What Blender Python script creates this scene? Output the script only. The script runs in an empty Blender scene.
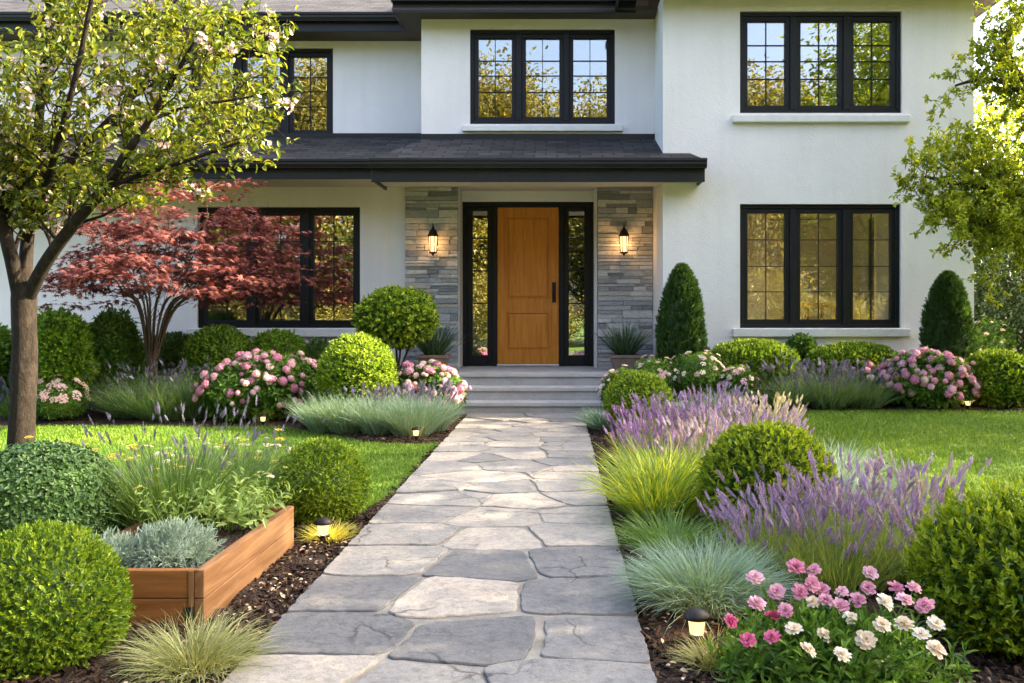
import bpy, math
import numpy as np
from mathutils import Vector

SC = bpy.context.scene
COL = SC.collection
R = math.radians

# ------------------------------------------------------------------ camera
CAM_H = 1.25
cam_d = bpy.data.cameras.new('camera')
cam_d.sensor_width = 36.0
cam_d.lens = 900.0 / 1024.0 * 36.0
cam_d.shift_x = -45.0 / 1024.0          # architectural shift: the facade stays square to the film
cam_d.shift_y = -24.5 / 1024.0
cam_d.clip_start = 0.05
cam_d.clip_end = 3000.0
cam = bpy.data.objects.new('camera', cam_d)
cam.location = (0.0, 0.0, CAM_H)
cam.rotation_euler = (R(90), 0, 0)
COL.objects.link(cam)
SC.camera = cam

# ------------------------------------------------------------------ sky, sun, exposure
SUN_EL, SUN_AZ = 33.0, 7.0              # azimuth measured from +X towards +Y
world = bpy.data.worlds.new('World')
SC.world = world
world.use_nodes = True
wn = world.node_tree
sky = wn.nodes.new('ShaderNodeTexSky')
sky.sky_type = 'NISHITA'
sky.sun_disc = False
sky.sun_elevation = R(SUN_EL)
sky.sun_rotation = R(90.0 - SUN_AZ)
sky.air_density = 0.8
sky.dust_density = 6.0
sky.ozone_density = 0.6
wn.nodes['Background'].inputs['Strength'].default_value = 0.15
wn.links.new(sky.outputs[0], wn.nodes['Background'].inputs['Color'])

sun_d = bpy.data.lights.new('sun', 'SUN')
sun_d.energy = 4.0
sun_d.angle = R(0.5)
sun_d.color = (1.0, 0.84, 0.60)
sun = bpy.data.objects.new('sun', sun_d)
sv = Vector((math.cos(R(SUN_EL)) * math.cos(R(SUN_AZ)), math.cos(R(SUN_EL)) * math.sin(R(SUN_AZ)), math.sin(R(SUN_EL))))
sun.rotation_euler = sv.to_track_quat('Z', 'Y').to_euler()
sun.location = (14, 2, 14)
COL.objects.link(sun)

SC.view_settings.view_transform = 'Standard'
SC.view_settings.look = 'None'
SC.view_settings.exposure = 2.88
SC.view_settings.gamma = 1.0
SC.view_settings.use_curve_mapping = False
SC.render.engine = 'CYCLES'
cy = SC.cycles
cy.max_bounces = 8
cy.diffuse_bounces = 3
cy.glossy_bounces = 3
cy.transmission_bounces = 4
cy.transparent_max_bounces = 12
cy.caustics_reflective = False
cy.caustics_refractive = False
cy.sample_clamp_indirect = 6.0
cy.use_denoising = True

# ------------------------------------------------------------------ helpers: objects
def link(o, parent=None):
    COL.objects.link(o)
    if parent is not None:
        o.parent = parent
    return o

def tag(o, label=None, cat=None, group=None, kind=None):
    if label: o['label'] = label
    if cat: o['category'] = cat
    if group: o['group'] = group
    if kind: o['kind'] = kind
    return o

def empty(name, loc, label, cat, group=None, rz=0.0):
    o = bpy.data.objects.new(name, None)
    o.empty_display_size = 0.1
    o.location = loc
    o.rotation_euler = (0, 0, rz)
    link(o)
    return tag(o, label, cat, group)

def children(o):
    return [c for c in COL.objects if c.parent == o]

def copy_tree(o, parent=None):
    kids = children(o)
    c = o.copy()
    COL.objects.link(c)
    c.parent = parent
    for k in kids:
        copy_tree(k, c)
    return c

class MB:
    """collects geometry and links it as ONE mesh object"""
    def __init__(self):
        self.v = []; self.f = []; self.n = 0
    def add(self, V, F, mi=0, smooth=False):
        V = np.asarray(V, dtype=np.float32).reshape(-1, 3)
        if isinstance(F, np.ndarray):
            self.f.append((F.astype(np.int32) + self.n, mi, smooth))
        else:
            by = {}
            for p in F:
                by.setdefault(len(p), []).append(p)
            for k, ps in by.items():
                self.f.append((np.array(ps, dtype=np.int32) + self.n, mi, smooth))
        self.v.append(V)
        self.n += len(V)
        return self
    def box(self, x0, x1, y0, y1, z0, z1, mi=0):
        V = [(x0,y0,z0),(x1,y0,z0),(x1,y1,z0),(x0,y1,z0),(x0,y0,z1),(x1,y0,z1),(x1,y1,z1),(x0,y1,z1)]
        F = [(0,3,2,1),(4,5,6,7),(0,1,5,4),(1,2,6,5),(2,3,7,6),(3,0,4,7)]
        return self.add(V, F, mi)
    def tube(self, pts, radii, sides=8, mi=0, smooth=True, cap=True):
        P = np.asarray(pts, dtype=np.float64)
        n = len(P)
        T = np.gradient(P, axis=0)
        T /= np.linalg.norm(T, axis=1)[:, None] + 1e-9
        ref = np.array([1.0, 0, 0]) if abs(T[0][0]) < 0.8 else np.array([0, 1.0, 0])
        U = ref - T * (T @ ref)[:, None]
        U /= np.linalg.norm(U, axis=1)[:, None] + 1e-9
        W = np.cross(T, U)
        a = np.arange(sides) / sides * 2 * np.pi
        r = np.asarray(radii, dtype=np.float64)
        V = (P[:, None, :] + r[:, None, None] * (np.cos(a)[None, :, None] * U[:, None, :] + np.sin(a)[None, :, None] * W[:, None, :])).reshape(-1, 3)
        i = np.arange(n - 1)[:, None] * sides
        j = np.arange(sides)[None, :]
        k = (j + 1) % sides
        F = np.stack([i + j, i + k, i + sides + k, i + sides + j], axis=-1).reshape(-1, 4)
        m0 = self.n
        self.add(V, F, mi, smooth)
        if cap:
            self.f.append((np.array([[m0 + q for q in range(sides)][::-1]], dtype=np.int32), mi, False))
            self.f.append((np.array([[m0 + (n - 1) * sides + q for q in range(sides)]], dtype=np.int32), mi, False))
        return self
    def lathe(self, prof, c=(0, 0, 0), sides=16, mi=0, smooth=True):
        prof = np.asarray(prof, dtype=np.float64)
        pts = np.stack([np.full(len(prof), c[0]), np.full(len(prof), c[1]), c[2] + prof[:, 1]], axis=1)
        a = np.arange(sides) / sides * 2 * np.pi
        V = np.stack([pts[:, None, 0] + prof[:, None, 0] * np.cos(a), pts[:, None, 1] + prof[:, None, 0] * np.sin(a), np.repeat(pts[:, None, 2], sides, 1)], -1).reshape(-1, 3)
        n = len(prof)
        i = np.arange(n - 1)[:, None] * sides
        j = np.arange(sides)[None, :]
        k = (j + 1) % sides
        F = np.stack([i + j, i + k, i + sides + k, i + sides + j], axis=-1).reshape(-1, 4)
        return self.add(V, F, mi, smooth)
    def build(self, name, mats, parent=None, loc=None):
        me = bpy.data.meshes.new(name)
        V = np.concatenate(self.v) if self.v else np.zeros((0, 3), np.float32)
        me.vertices.add(len(V))
        me.vertices.foreach_set('co', np.ascontiguousarray(V, dtype=np.float32).ravel())
        idx = []; tot = []; mi = []; sm = []
        for F, m, s in self.f:
            idx.append(F.ravel()); tot.append(np.full(len(F), F.shape[1], np.int32))
            mi.append(np.full(len(F), m, np.int32)); sm.append(np.full(len(F), s, bool))
        idx = np.concatenate(idx); tot = np.concatenate(tot)
        st = np.concatenate([[0], np.cumsum(tot)[:-1]]).astype(np.int32)
        me.loops.add(len(idx))
        me.loops.foreach_set('vertex_index', idx.astype(np.int32))
        me.polygons.add(len(tot))
        me.polygons.foreach_set('loop_start', st)
        me.polygons.foreach_set('loop_total', tot)
        me.polygons.foreach_set('material_index', np.concatenate(mi))
        me.polygons.foreach_set('use_smooth', np.concatenate(sm))
        me.update(calc_edges=True)
        me.validate()
        if not isinstance(mats, (list, tuple)):
            mats = [mats]
        for m in mats:
            me.materials.append(m)
        o = bpy.data.objects.new(name, me)
        if loc is not None:
            o.location = loc
        return link(o, parent)

def bevel(o, w=0.006, seg=2):
    m = o.modifiers.new('bevel', 'BEVEL')
    m.width = w; m.segments = seg; m.limit_method = 'ANGLE'; m.angle_limit = R(40)
    return o

# ------------------------------------------------------------------ helpers: materials
class NT:
    def __init__(self, name):
        self.m = bpy.data.materials.new(name)
        self.m.use_nodes = True
        self.t = self.m.node_tree
        self.b = self.t.nodes['Principled BSDF']
        self.out = self.t.nodes['Material Output']
    def n(self, typ, **kw):
        x = self.t.nodes.new(typ)
        for k, v in kw.items():
            if k in x.inputs:
                x.inputs[k].default_value = v
            else:
                setattr(x, k, v)
        return x
    def l(self, a, b):
        self.t.links.new(a, b)
    def ramp(self, fac, stops, interp='LINEAR'):
        r = self.n('ShaderNodeValToRGB')
        r.color_ramp.interpolation = interp
        e = r.color_ramp.elements
        while len(e) > 1: e.remove(e[0])
        e[0].position = stops[0][0]; e[0].color = (*stops[0][1], 1)
        for p, c in stops[1:]:
            q = e.new(p); q.color = (*c, 1)
        self.l(fac, r.inputs[0])
        return r.outputs[0]
    def noise(self, scale, detail=4, rough=0.55, vec=None, dist=0.0):
        x = self.n('ShaderNodeTexNoise')
        x.inputs['Scale'].default_value = scale; x.inputs['Detail'].default_value = detail
        x.inputs['Roughness'].default_value = rough; x.inputs['Distortion'].default_value = dist
        if vec is not None: self.l(vec, x.inputs['Vector'])
        return x.outputs[0]
    def coord(self, kind='Object', scale=None):
        c = self.n('ShaderNodeTexCoord').outputs[kind]
        if scale is not None:
            mp = self.n('ShaderNodeMapping'); mp.inputs['Scale'].default_value = scale
            self.l(c, mp.inputs['Vector']); c = mp.outputs[0]
        return c
    def mix(self, fac, a, b, mode='MIX'):
        x = self.n('ShaderNodeMix'); x.data_type = 'RGBA'; x.blend_type = mode
        for s, v in ((x.inputs[0], fac), (x.inputs[6], a), (x.inputs[7], b)):
            if isinstance(v, (int, float)): s.default_value = v
            elif isinstance(v, tuple): s.default_value = (*v, 1)
            else: self.l(v, s)
        return x.outputs[2]
    def bump(self, h, strength=0.3, dist=0.01, nrm=None):
        b = self.n('ShaderNodeBump'); b.inputs['Strength'].default_value = strength; b.inputs['Distance'].default_value = dist
        self.l(h, b.inputs['Height'])
        if nrm is not None: self.l(nrm, b.inputs['Normal'])
        self.l(b.outputs[0], self.b.inputs['Normal'])
        return b.outputs[0]
    def base(self, c):
        if isinstance(c, tuple): self.b.inputs['Base Color'].default_value = (*c, 1)
        else: self.l(c, self.b.inputs['Base Color'])
    def set(self, rough=0.6, spec=0.5, metal=0.0):
        self.b.inputs['Roughness'].default_value = rough
        self.b.inputs['Specular IOR Level'].default_value = spec
        self.b.inputs['Metallic'].default_value = metal
        return self

def m_plain(name, col, rough=0.6, spec=0.4, metal=0.0, nscale=8.0, var=0.12, bump=0.0):
    t = NT(name).set(rough, spec, metal)
    v = t.coord('Object')
    nz = t.noise(nscale, 5, 0.6, v)
    lo = tuple(max(0, c * (1 - var)) for c in col); hi = tuple(min(1, c * (1 + var)) for c in col)
    t.base(t.ramp(nz, [(0.3, lo), (0.7, hi)]))
    if bump: t.bump(t.noise(nscale * 12, 4, 0.6, v), bump, 0.004)
    return t.m

def m_leaf(name, cols, trans=0.35, rough=0.5, spec=0.35, tcol=None, patch=0.35, pscale=5.0):
    """cols: three leaf colours; every leaf takes its own one, clumps drift a little"""
    t = NT(name).set(rough, spec)
    g = t.n('ShaderNodeNewGeometry')
    rnd = g.outputs['Random Per Island']
    nz = t.noise(pscale, 2, 0.5, t.coord('Object'))
    mm = t.n('ShaderNodeMix'); mm.data_type = 'FLOAT'; mm.inputs[0].default_value = patch
    t.l(rnd, mm.inputs[2]); t.l(nz, mm.inputs[3])
    c = t.ramp(mm.outputs[0], [(0.12, cols[0]), (0.5, cols[1]), (0.88, cols[2])])
    t.base(c)
    if trans > 0:
        tr = t.n('ShaderNodeBsdfTranslucent')
        if tcol is None:
            tc = t.mix(1.0, c, (1.35, 1.25, 0.55), 'MULTIPLY')
        else:
            tc = t.mix(0.6, c, tcol)
        t.l(tc, tr.inputs['Color'])
        ms = t.n('ShaderNodeMixShader'); ms.inputs[0].default_value = trans
        t.l(t.b.outputs[0], ms.inputs[1]); t.l(tr.outputs[0], ms.inputs[2])
        t.l(ms.outputs[0], t.out.inputs['Surface'])
    return t.m

# ------------------------------------------------------------------ helpers: placing
VX, VY, F = 557.0, 317.0, 900.0
def gx(px, Y): return (px - VX) / F * Y
def gz(py, Y): return CAM_H - (py - VY) / F * Y

def ss(v, a, b):
    t = np.clip((np.asarray(v, dtype=np.float64) - a) / (b - a), 0, 1)
    return t * t * (3 - 2 * t)

def terrain(x, y):
    """the garden climbs slightly towards the house, to the right of the walk most"""
    return 0.17 * ss(y, 6.3, 10.4) * ss(x, 0.5, 2.1) + 0.10 * ss(y, 10.4, 12.0) * ss(np.abs(np.asarray(x) + 0.4), 1.3, 2.0)

def tz(x, y): return float(terrain(x, y))

# ------------------------------------------------------------------ helpers: foliage
LEAF = (np.array([(0,0,0),(.5,.42,.10),(0,1,0),(-.5,.42,.10)], float), np.array([(0,1,2),(0,2,3)]))
PETAL = (np.array([(0,0,0),(.30,.3,.05),(.5,.72,.08),(.28,1,.02),(-.28,1,.02),(-.5,.72,.08),(-.30,.3,.05),(0,.55,-.03)], float),
         np.array([(0,1,7),(1,2,7),(2,3,7),(3,4,7),(4,5,7),(5,6,7),(6,0,7)]))
LEAF6 = (np.array([(0,0,0),(.42,.28,.10),(.36,.68,.06),(0,1,-.12),(-.36,.68,.06),(-.42,.28,.10),(0,.5,-.02)], float),
         np.array([(0,1,6),(1,2,6),(2,3,6),(3,4,6),(4,5,6),(5,0,6)]))
def _maple():
    out = []
    for a, r in ((-150,.42),(-118,.2),(-80,.78),(-52,.30),(-30,.95),(-14,.36),(0,1.1),(14,.36),(30,.95),(52,.30),(80,.78),(118,.2),(150,.42)):
        out.append((math.sin(R(a))*r*.75, .25+math.cos(R(a))*r*.75, -.12*r))
    V = np.array([(0,.25,.04)] + out)
    n = len(out)
    return V, np.array([(0, i+1, (i+1) % n + 1) for i in range(n)])
MAPLE = _maple()

def unit(v):
    v = np.asarray(v, float)
    return v / (np.linalg.norm(v, axis=-1, keepdims=True) + 1e-9)

def stamp(mb, temp, pos, d, nrm, sx, sy, mi=0, smooth=False, sz=None):
    """copies of a leaf template: y along d, z near nrm"""
    V, Fc = temp
    d = unit(d); x = unit(np.cross(d, nrm)); z = np.cross(x, d)
    sx = np.broadcast_to(np.asarray(sx, float), (len(pos),)); sy = np.broadcast_to(np.asarray(sy, float), (len(pos),))
    sz = sy if sz is None else np.broadcast_to(np.asarray(sz, float), (len(pos),))
    P = (pos[:, None, :] + V[None, :, 0:1] * sx[:, None, None] * x[:, None, :]
         + V[None, :, 1:2] * sy[:, None, None] * d[:, None, :] + V[None, :, 2:3] * sz[:, None, None] * z[:, None, :])
    n = len(V)
    FF = (Fc[None] + (np.arange(len(pos)) * n)[:, None, None]).reshape(-1, Fc.shape[1])
    mb.add(P.reshape(-1, 3), FF, mi, smooth)

def rdir(rng, n):
    return unit(rng.normal(size=(n, 3)))

def perp(d):
    ref = np.where(np.abs(d[:, 2:3]) < 0.9, np.array([[0, 0, 1.0]]), np.array([[1.0, 0, 0]]))
    a = unit(np.cross(d, ref))
    return a, np.cross(d, a)

def clusters(mb, tips, dirs, k, L, W, rng, t0=75, t1=15, stem=0.03, mi=0, temp=LEAF, jit=0.2):
    """k leaves spiralling up every shoot"""
    N = len(tips)
    a, b = perp(dirs)
    ph0 = rng.random(N) * 6.28
    for j in range(k):
        t = (j + .5) / k
        ph = ph0 + j * 2.399 + rng.normal(size=N) * .25
        tl = np.radians(t0 + (t1 - t0) * t + rng.normal(size=N) * 9)
        rad = np.cos(ph)[:, None] * a + np.sin(ph)[:, None] * b
        d = dirs * np.cos(tl)[:, None] + rad * np.sin(tl)[:, None]
        pos = tips + dirs * ((t - 1) * stem)
        nr = dirs * np.sin(tl)[:, None] - rad * np.cos(tl)[:, None] + rng.normal(size=(N, 3)) * jit
        s = rng.uniform(.7, 1.2, N)
        stamp(mb, temp, pos, d, nr, W * s, L * s, mi)

def lump(d, seed, amp, f=3.0):
    r = np.random.default_rng(seed)
    o = np.zeros(len(d))
    for k in range(5):
        w = r.normal(size=3) * f
        o += np.sin(d @ w + r.random() * 6.28)
    return 1 + amp * o / 2.2

def fib(n, rng, jit=0.5):
    i = np.arange(n) + .5
    z = 1 - 2 * i / n
    ph = i * 2.39996
    r = np.sqrt(1 - z * z)
    d = np.stack([r * np.cos(ph), r * np.sin(ph), z], 1)
    return unit(d + rng.normal(size=(n, 3)) * jit * 2 / math.sqrt(n))

def profile(d, rx, ry, rz, power=2.0):
    """superellipsoid radius along d"""
    q = (np.abs(d[:, 0] / rx) ** power + np.abs(d[:, 1] / ry) ** power + np.abs(d[:, 2] / rz) ** power) ** (-1 / power)
    return q

def core(mb, c, rx, ry, rz, seed, amp, k, mi=0, power=2.0, zmin=None):
    nu, nv = 28, 16
    th = np.linspace(0, math.pi, nv); ph = np.arange(nu) / nu * 2 * math.pi
    d = np.stack([np.sin(th)[:, None] * np.cos(ph), np.sin(th)[:, None] * np.sin(ph), np.repeat(np.cos(th)[:, None], nu, 1)], -1).reshape(-1, 3)
    P = d * (profile(d, rx, ry, rz, power) * lump(d, seed, amp) * k)[:, None] + np.array(c)
    if zmin is not None: P[:, 2] = np.maximum(P[:, 2], zmin)
    i = np.arange(nv - 1)[:, None] * nu; j = np.arange(nu)[None]; kx = (j + 1) % nu
    Fq = np.stack([i + j, i + nu + j, i + nu + kx, i + kx], -1).reshape(-1, 4)
    mb.add(P, Fq, mi, True)

def shrub_geo(mb, c, rx, ry, rz, n, k, L, W, seed, amp=.03, depth=.12, up=.25, t0=75, t1=15, stem=.03, zmin=.0, power=2.0, temp=LEAF, mi=0, corek=.84, jitdir=.35, out=.02, inner=None, ni=1.0):
    rng = np.random.default_rng(seed)
    d = fib(n, rng)
    r = profile(d, rx, ry, rz, power) * lump(d, seed, amp)
    tips = d * (r * (1 - depth * rng.random(n) ** 1.6 + rng.normal(size=n) * out))[:, None] + np.array(c)
    nrm = unit(d / np.array([rx, ry, rz]) ** 2)
    dirs = unit(nrm + np.array([0, 0, up]) + rng.normal(size=(n, 3)) * jitdir)
    m = tips[:, 2] > zmin
    clusters(mb, tips[m], dirs[m], k, L, W, rng, t0, t1, stem, mi, temp)
    if inner is not None:                     # older leaves under the fresh shoots, coloured dark to paint the gap shade
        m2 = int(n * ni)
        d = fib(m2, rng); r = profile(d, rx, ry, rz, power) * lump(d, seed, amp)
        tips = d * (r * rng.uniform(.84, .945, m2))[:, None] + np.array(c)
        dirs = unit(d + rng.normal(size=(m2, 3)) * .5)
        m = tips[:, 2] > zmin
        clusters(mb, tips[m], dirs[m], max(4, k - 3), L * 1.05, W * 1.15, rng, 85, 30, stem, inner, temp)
    if corek: core(mb, c, rx, ry, rz, seed, amp, corek, mi if inner is None else inner, power, zmin)  # core shares the dark inner colour, painted shade between the shoots

def blades(mb, base, az, L, th0, bend, W, rng, K=4, mi=0, wavy=0.0):
    """arching grass blades; returns tip position and tip direction"""
    N = len(base)
    hx = np.stack([np.cos(az), np.sin(az), np.zeros(N)], 1)
    p = base.astype(float).copy()
    roll = rng.uniform(-.9, .9, N)
    side = np.stack([-np.sin(az), np.cos(az), np.zeros(N)], 1)
    P = []
    th = th0.copy()
    ds = L / K
    for s in range(K + 1):
        w = W * (1 - (s / K) ** 1.7) if s < K else None
        dcur = hx * np.sin(th)[:, None] + np.array([0, 0, 1.0]) * np.cos(th)[:, None]
        nn = np.cross(side, dcur)
        sd = side * np.cos(roll)[:, None] + nn * np.sin(roll)[:, None]
        if s < K:
            P.append(p - sd * (w * .5)[:, None]); P.append(p + sd * (w * .5)[:, None])
            p = p + dcur * ds[:, None]
            th = th + bend / K
            if wavy: p = p + side * (rng.normal(size=N) * wavy * ds)[:, None]
        else:
            P.append(p.copy())
    V = np.stack(P, 1)
    nv = V.shape[1]
    f3 = np.array([(2 * (K - 1), 2 * (K - 1) + 1, 2 * K)])
    o = (np.arange(N) * nv)[:, None, None]
    m0 = mb.n
    mb.add(V.reshape(-1, 3), (f3[None] + o).reshape(-1, 3), mi)
    if K > 1:
        f4 = np.array([(2 * i, 2 * i + 1, 2 * i + 3, 2 * i + 2) for i in range(K - 1)])
        mb.f.append(((f4[None] + o).reshape(-1, 4).astype(np.int32) + m0, mi, False))
    return p, dcur

def clump_base(n, rad, rng, sq=1.0):
    r = rad * np.sqrt(rng.random(n)); a = rng.random(n) * 6.2832
    return np.stack([r * np.cos(a), r * np.sin(a) * sq, np.zeros(n)], 1), a, r

def grass_geo(mb, n, rad, L, W, seed, th=(.1, .9), bend=(.3, 1.2), K=4, mi=0, sq=1.0, wavy=0.0):
    rng = np.random.default_rng(seed)
    b, a, r = clump_base(n, rad, rng, sq)
    az = a + rng.normal(size=n) * .5
    t0 = th[0] + (th[1] - th[0]) * (r / rad) * rng.uniform(.6, 1.1, n) + np.abs(rng.normal(size=n)) * .1
    return blades(mb, b, az, L * rng.uniform(.6, 1.1, n), t0, rng.uniform(bend[0], bend[1], n), W * rng.uniform(.7, 1.3, n), rng, K, mi, wavy)

def _spike(whorls, petals):
    V = []; Fc = []
    for w in range(whorls):
        z = w / whorls; r = .62 * (1 - .6 * z) * (1.0 if w else .8)
        for p in range(petals):
            a = 6.2832 * (p + .5 * (w % 2)) / petals; da = 3.1416 / petals * 1.1
            c, s = math.cos, math.sin; i = len(V)
            h = 1.0 / whorls
            z = w / whorls + .35 * h * math.sin(w * 5.1 + p * 2.3)
            V += [(.05 * c(a - da), z, .05 * s(a - da)), (.55 * r * c(a + da * .7), z + h * .2, .55 * r * s(a + da * .7)),
                  (r * c(a), z + h * .62, r * s(a)), (.55 * r * c(a - da * .7), z + h * .2, .55 * r * s(a - da * .7))]
            Fc.append((i, i + 1, i + 2, i + 3))
    return np.array(V, float)[:, [0, 2, 1]], np.array(Fc)
SPIKE_HI, SPIKE_LO = _spike(6, 5), _spike(5, 4)
# ------------------------------------------------------------------ materials of the setting
def mat_ground():
    t = NT('lawn soil').set(.9, .2)
    v = t.coord('Object')
    c = t.ramp(t.noise(1.3, 6, .65, v), [(.3, (.035, .070, .010)), (.55, (.058, .105, .014)), (.75, (.085, .135, .02))])
    t.base(c); t.bump(t.noise(60, 4, .7, v), .6, .02)
    return t.m
def mat_mulch():
    t = NT('bark mulch').set(.92, .25)
    v = t.coord('Object')
    vo = t.n('ShaderNodeTexVoronoi', Scale=55.0); t.l(v, vo.inputs['Vector'])
    c = t.ramp(vo.outputs['Color'], [(.1, (.016, .009, .006)), (.5, (.036, .021, .013)), (.9, (.075, .045, .028))])
    c = t.mix(.5, c, t.ramp(t.noise(9, 5, .6, v), [(.3, (.02, .012, .008)), (.7, (.05, .032, .02))]))
    t.base(c); t.bump(vo.outputs['Distance'], .9, .02)
    return t.m
def mat_flag():
    t = NT('flagstone').set(.72, .35)
    v = t.coord('Object')
    g = t.n('ShaderNodeNewGeometry')
    a = t.n('ShaderNodeAttribute', attribute_name='stone')
    col = t.ramp(a.outputs['Fac'], [(0, (.130, .129, .126)), (.3, (.180, .177, .170)), (.5, (.24, .230, .212)), (.72, (.305, .283, .246)), (.88, (.36, .322, .268)), (1, (.40, .355, .294))])
    big = t.noise(4.2, 8, .7, v, .2)
    c = t.mix(1.0, col, t.ramp(big, [(.25, (.62, .64, .68)), (.5, (1, 1, 1)), (.75, (1.30, 1.24, 1.12))]), 'MULTIPLY')
    fine = t.noise(26, 6, .72, v)
    c = t.mix(.8, c, t.ramp(fine, [(.25, (.5, .5, .5)), (.5, (1, 1, 1)), (.75, (1.3, 1.28, 1.24))]), 'MULTIPLY')
    rust = t.ramp(t.noise(1.7, 6, .75, v, .1), [(.58, (0, 0, 0)), (.72, (1, 1, 1))])
    c = t.mix(t.mix(.30, (0, 0, 0), rust), c, (.36, .27, .18))
    sp = t.noise(170, 2, .6, v)
    c = t.mix(.35, c, t.ramp(sp, [(.35, (.6, .6, .6)), (.65, (1.25, 1.25, 1.25))]), 'MULTIPLY')
    # hairline cracks
    vv = t.n('ShaderNodeTexVoronoi', Scale=1.5); vv.feature = 'DISTANCE_TO_EDGE'
    wv = t.n('ShaderNodeVectorMath', operation='MULTIPLY_ADD'); wv.inputs[1].default_value = (.22, .22, 0)
    nv = t.n('ShaderNodeTexNoise'); nv.inputs['Scale'].default_value = 5.0; nv.inputs['Detail'].default_value = 6
    t.l(v, nv.inputs['Vector']); t.l(nv.outputs['Color'], wv.inputs[0]); t.l(v, wv.inputs[2]); t.l(wv.outputs[0], vv.inputs['Vector'])
    cr = t.ramp(vv.outputs['Distance'], [(.0, (.42, .41, .40)), (.006, (.55, .54, .53)), (.012, (1, 1, 1))])
    sel = t.ramp(t.noise(1.1, 3, .6, v), [(.48, (0, 0, 0)), (.55, (1, 1, 1))])
    c = t.mix(sel, c, t.mix(1.0, c, cr, 'MULTIPLY'))
    t.base(c)
    # cleft layers
    cl = t.noise(3.4, 9, .66, v, .35)
    st = t.ramp(cl, [(.30, (0, 0, 0)), (.40, (.45, .45, .45)), (.43, (.5, .5, .5)), (.52, (.55, .55, .55)), (.56, (.85, .85, .85)), (.7, (1, 1, 1))])
    n1 = t.n('ShaderNodeBump'); n1.inputs['Strength'].default_value = .6; n1.inputs['Distance'].default_value = .016
    t.l(st, n1.inputs['Height'])
    t.bump(t.noise(30, 8, .75, v), .8, .012, n1.outputs[0])
    return t.m
def mat_mortar():
    t = NT('sandy joint').set(.95, .15)
    v = t.coord('Object')
    c = t.ramp(t.noise(7, 5, .7, v), [(.32, (.20, .182, .15)), (.6, (.30, .275, .23)), (.75, (.37, .34, .285))])
    c = t.mix(.6, c, t.ramp(t.noise(210, 3, .7, v), [(.3, (.6, .6, .6)), (.7, (1.2, 1.2, 1.2))]), 'MULTIPLY')
    moss = t.ramp(t.noise(2.3, 4, .6, v), [(.60, (0, 0, 0)), (.70, (1, 1, 1))])
    c = t.mix(t.mix(.6, (0, 0, 0), moss), c, (.10, .12, .04))
    t.base(c); t.bump(t.noise(120, 4, .7, v), .6, .006)
    return t.m
def mat_stucco():
    t = NT('white stucco').set(.88, .2)
    v = t.coord('Object')
    c = t.ramp(t.noise(.9, 6, .6, v), [(.28, (.735, .71, .70)), (.72, (.81, .785, .775))])
    # faint rain streaks
    sk = t.noise(2.2, 5, .6, t.coord('Object', (3.0, 3.0, .22)))
    c = t.mix(.5, c, t.ramp(sk, [(.32, (.93, .925, .92)), (.55, (1, 1, 1))]), 'MULTIPLY')
    t.base(c)
    h = t.noise(42, 6, .72, v)
    n1 = t.n('ShaderNodeBump'); n1.inputs['Strength'].default_value = .6; n1.inputs['Distance'].default_value = .012
    t.l(t.noise(6, 5, .65, v), n1.inputs['Height'])
    t.bump(h, .8, .008, n1.outputs[0])
    return t.m
def mat_shingle():
    t = NT('slate shingle').set(.85, .3)
    v = t.coord('UV')
    br = t.n('ShaderNodeTexBrick'); br.offset = .5; br.squash = 1.0
    for k, x in (('Scale', 1.0), ('Mortar Size', .012), ('Mortar Smooth', .2), ('Bias', 0.0), ('Brick Width', .30), ('Row Height', .15)):
        br.inputs[k].default_value = x
    br.inputs['Color1'].default_value = (.014, .0135, .0145, 1); br.inputs['Color2'].default_value = (.054, .050, .050, 1); br.inputs['Mortar'].default_value = (.005, .005, .005, 1)
    t.l(v, br.inputs['Vector'])
    c = t.mix(.6, br.outputs['Color'], t.ramp(t.noise(14, 5, .7, v), [(.3, (.55, .53, .52)), (.7, (1.3, 1.25, 1.2))]), 'MULTIPLY')
    t.base(c)
    # rows lap over each other: saw-tooth height up the slope
    sx = t.n('ShaderNodeSeparateXYZ'); t.l(v, sx.inputs[0])
    md = t.n('ShaderNodeMath', operation='MODULO'); md.inputs[1].default_value = .15; t.l(sx.outputs[1], md.inputs[0])
    iv = t.n('ShaderNodeMath', operation='MULTIPLY'); iv.inputs[1].default_value = -6.0; t.l(md.outputs[0], iv.inputs[0])
    ad = t.n('ShaderNodeMath', operation='ADD'); t.l(iv.outputs[0], ad.inputs[0]); t.l(br.outputs['Fac'], ad.inputs[1])
    t.bump(ad.outputs[0], .9, .02)
    return t.m
def mat_ledge():
    t = NT('ledger stone').set(.85, .25)
    v = t.coord('Object')
    g = t.n('ShaderNodeNewGeometry')
    c = t.ramp(g.outputs['Random Per Island'], [(0, (.22, .225, .24)), (.3, (.34, .345, .355)), (.55, (.47, .465, .46)), (.8, (.60, .58, .55)), (1, (.44, .40, .35))])
    c = t.mix(.85, c, t.ramp(t.noise(16, 6, .7, t.coord('Object', (1, 1, 2.5))), [(.25, (.55, .55, .58)), (.5, (1, 1, 1)), (.78, (1.3, 1.27, 1.2))]), 'MULTIPLY')
    t.base(c); t.bump(t.noise(30, 7, .7, t.coord('Object', (1, 1, 2.2))), .8, .012)
    return t.m
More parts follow.
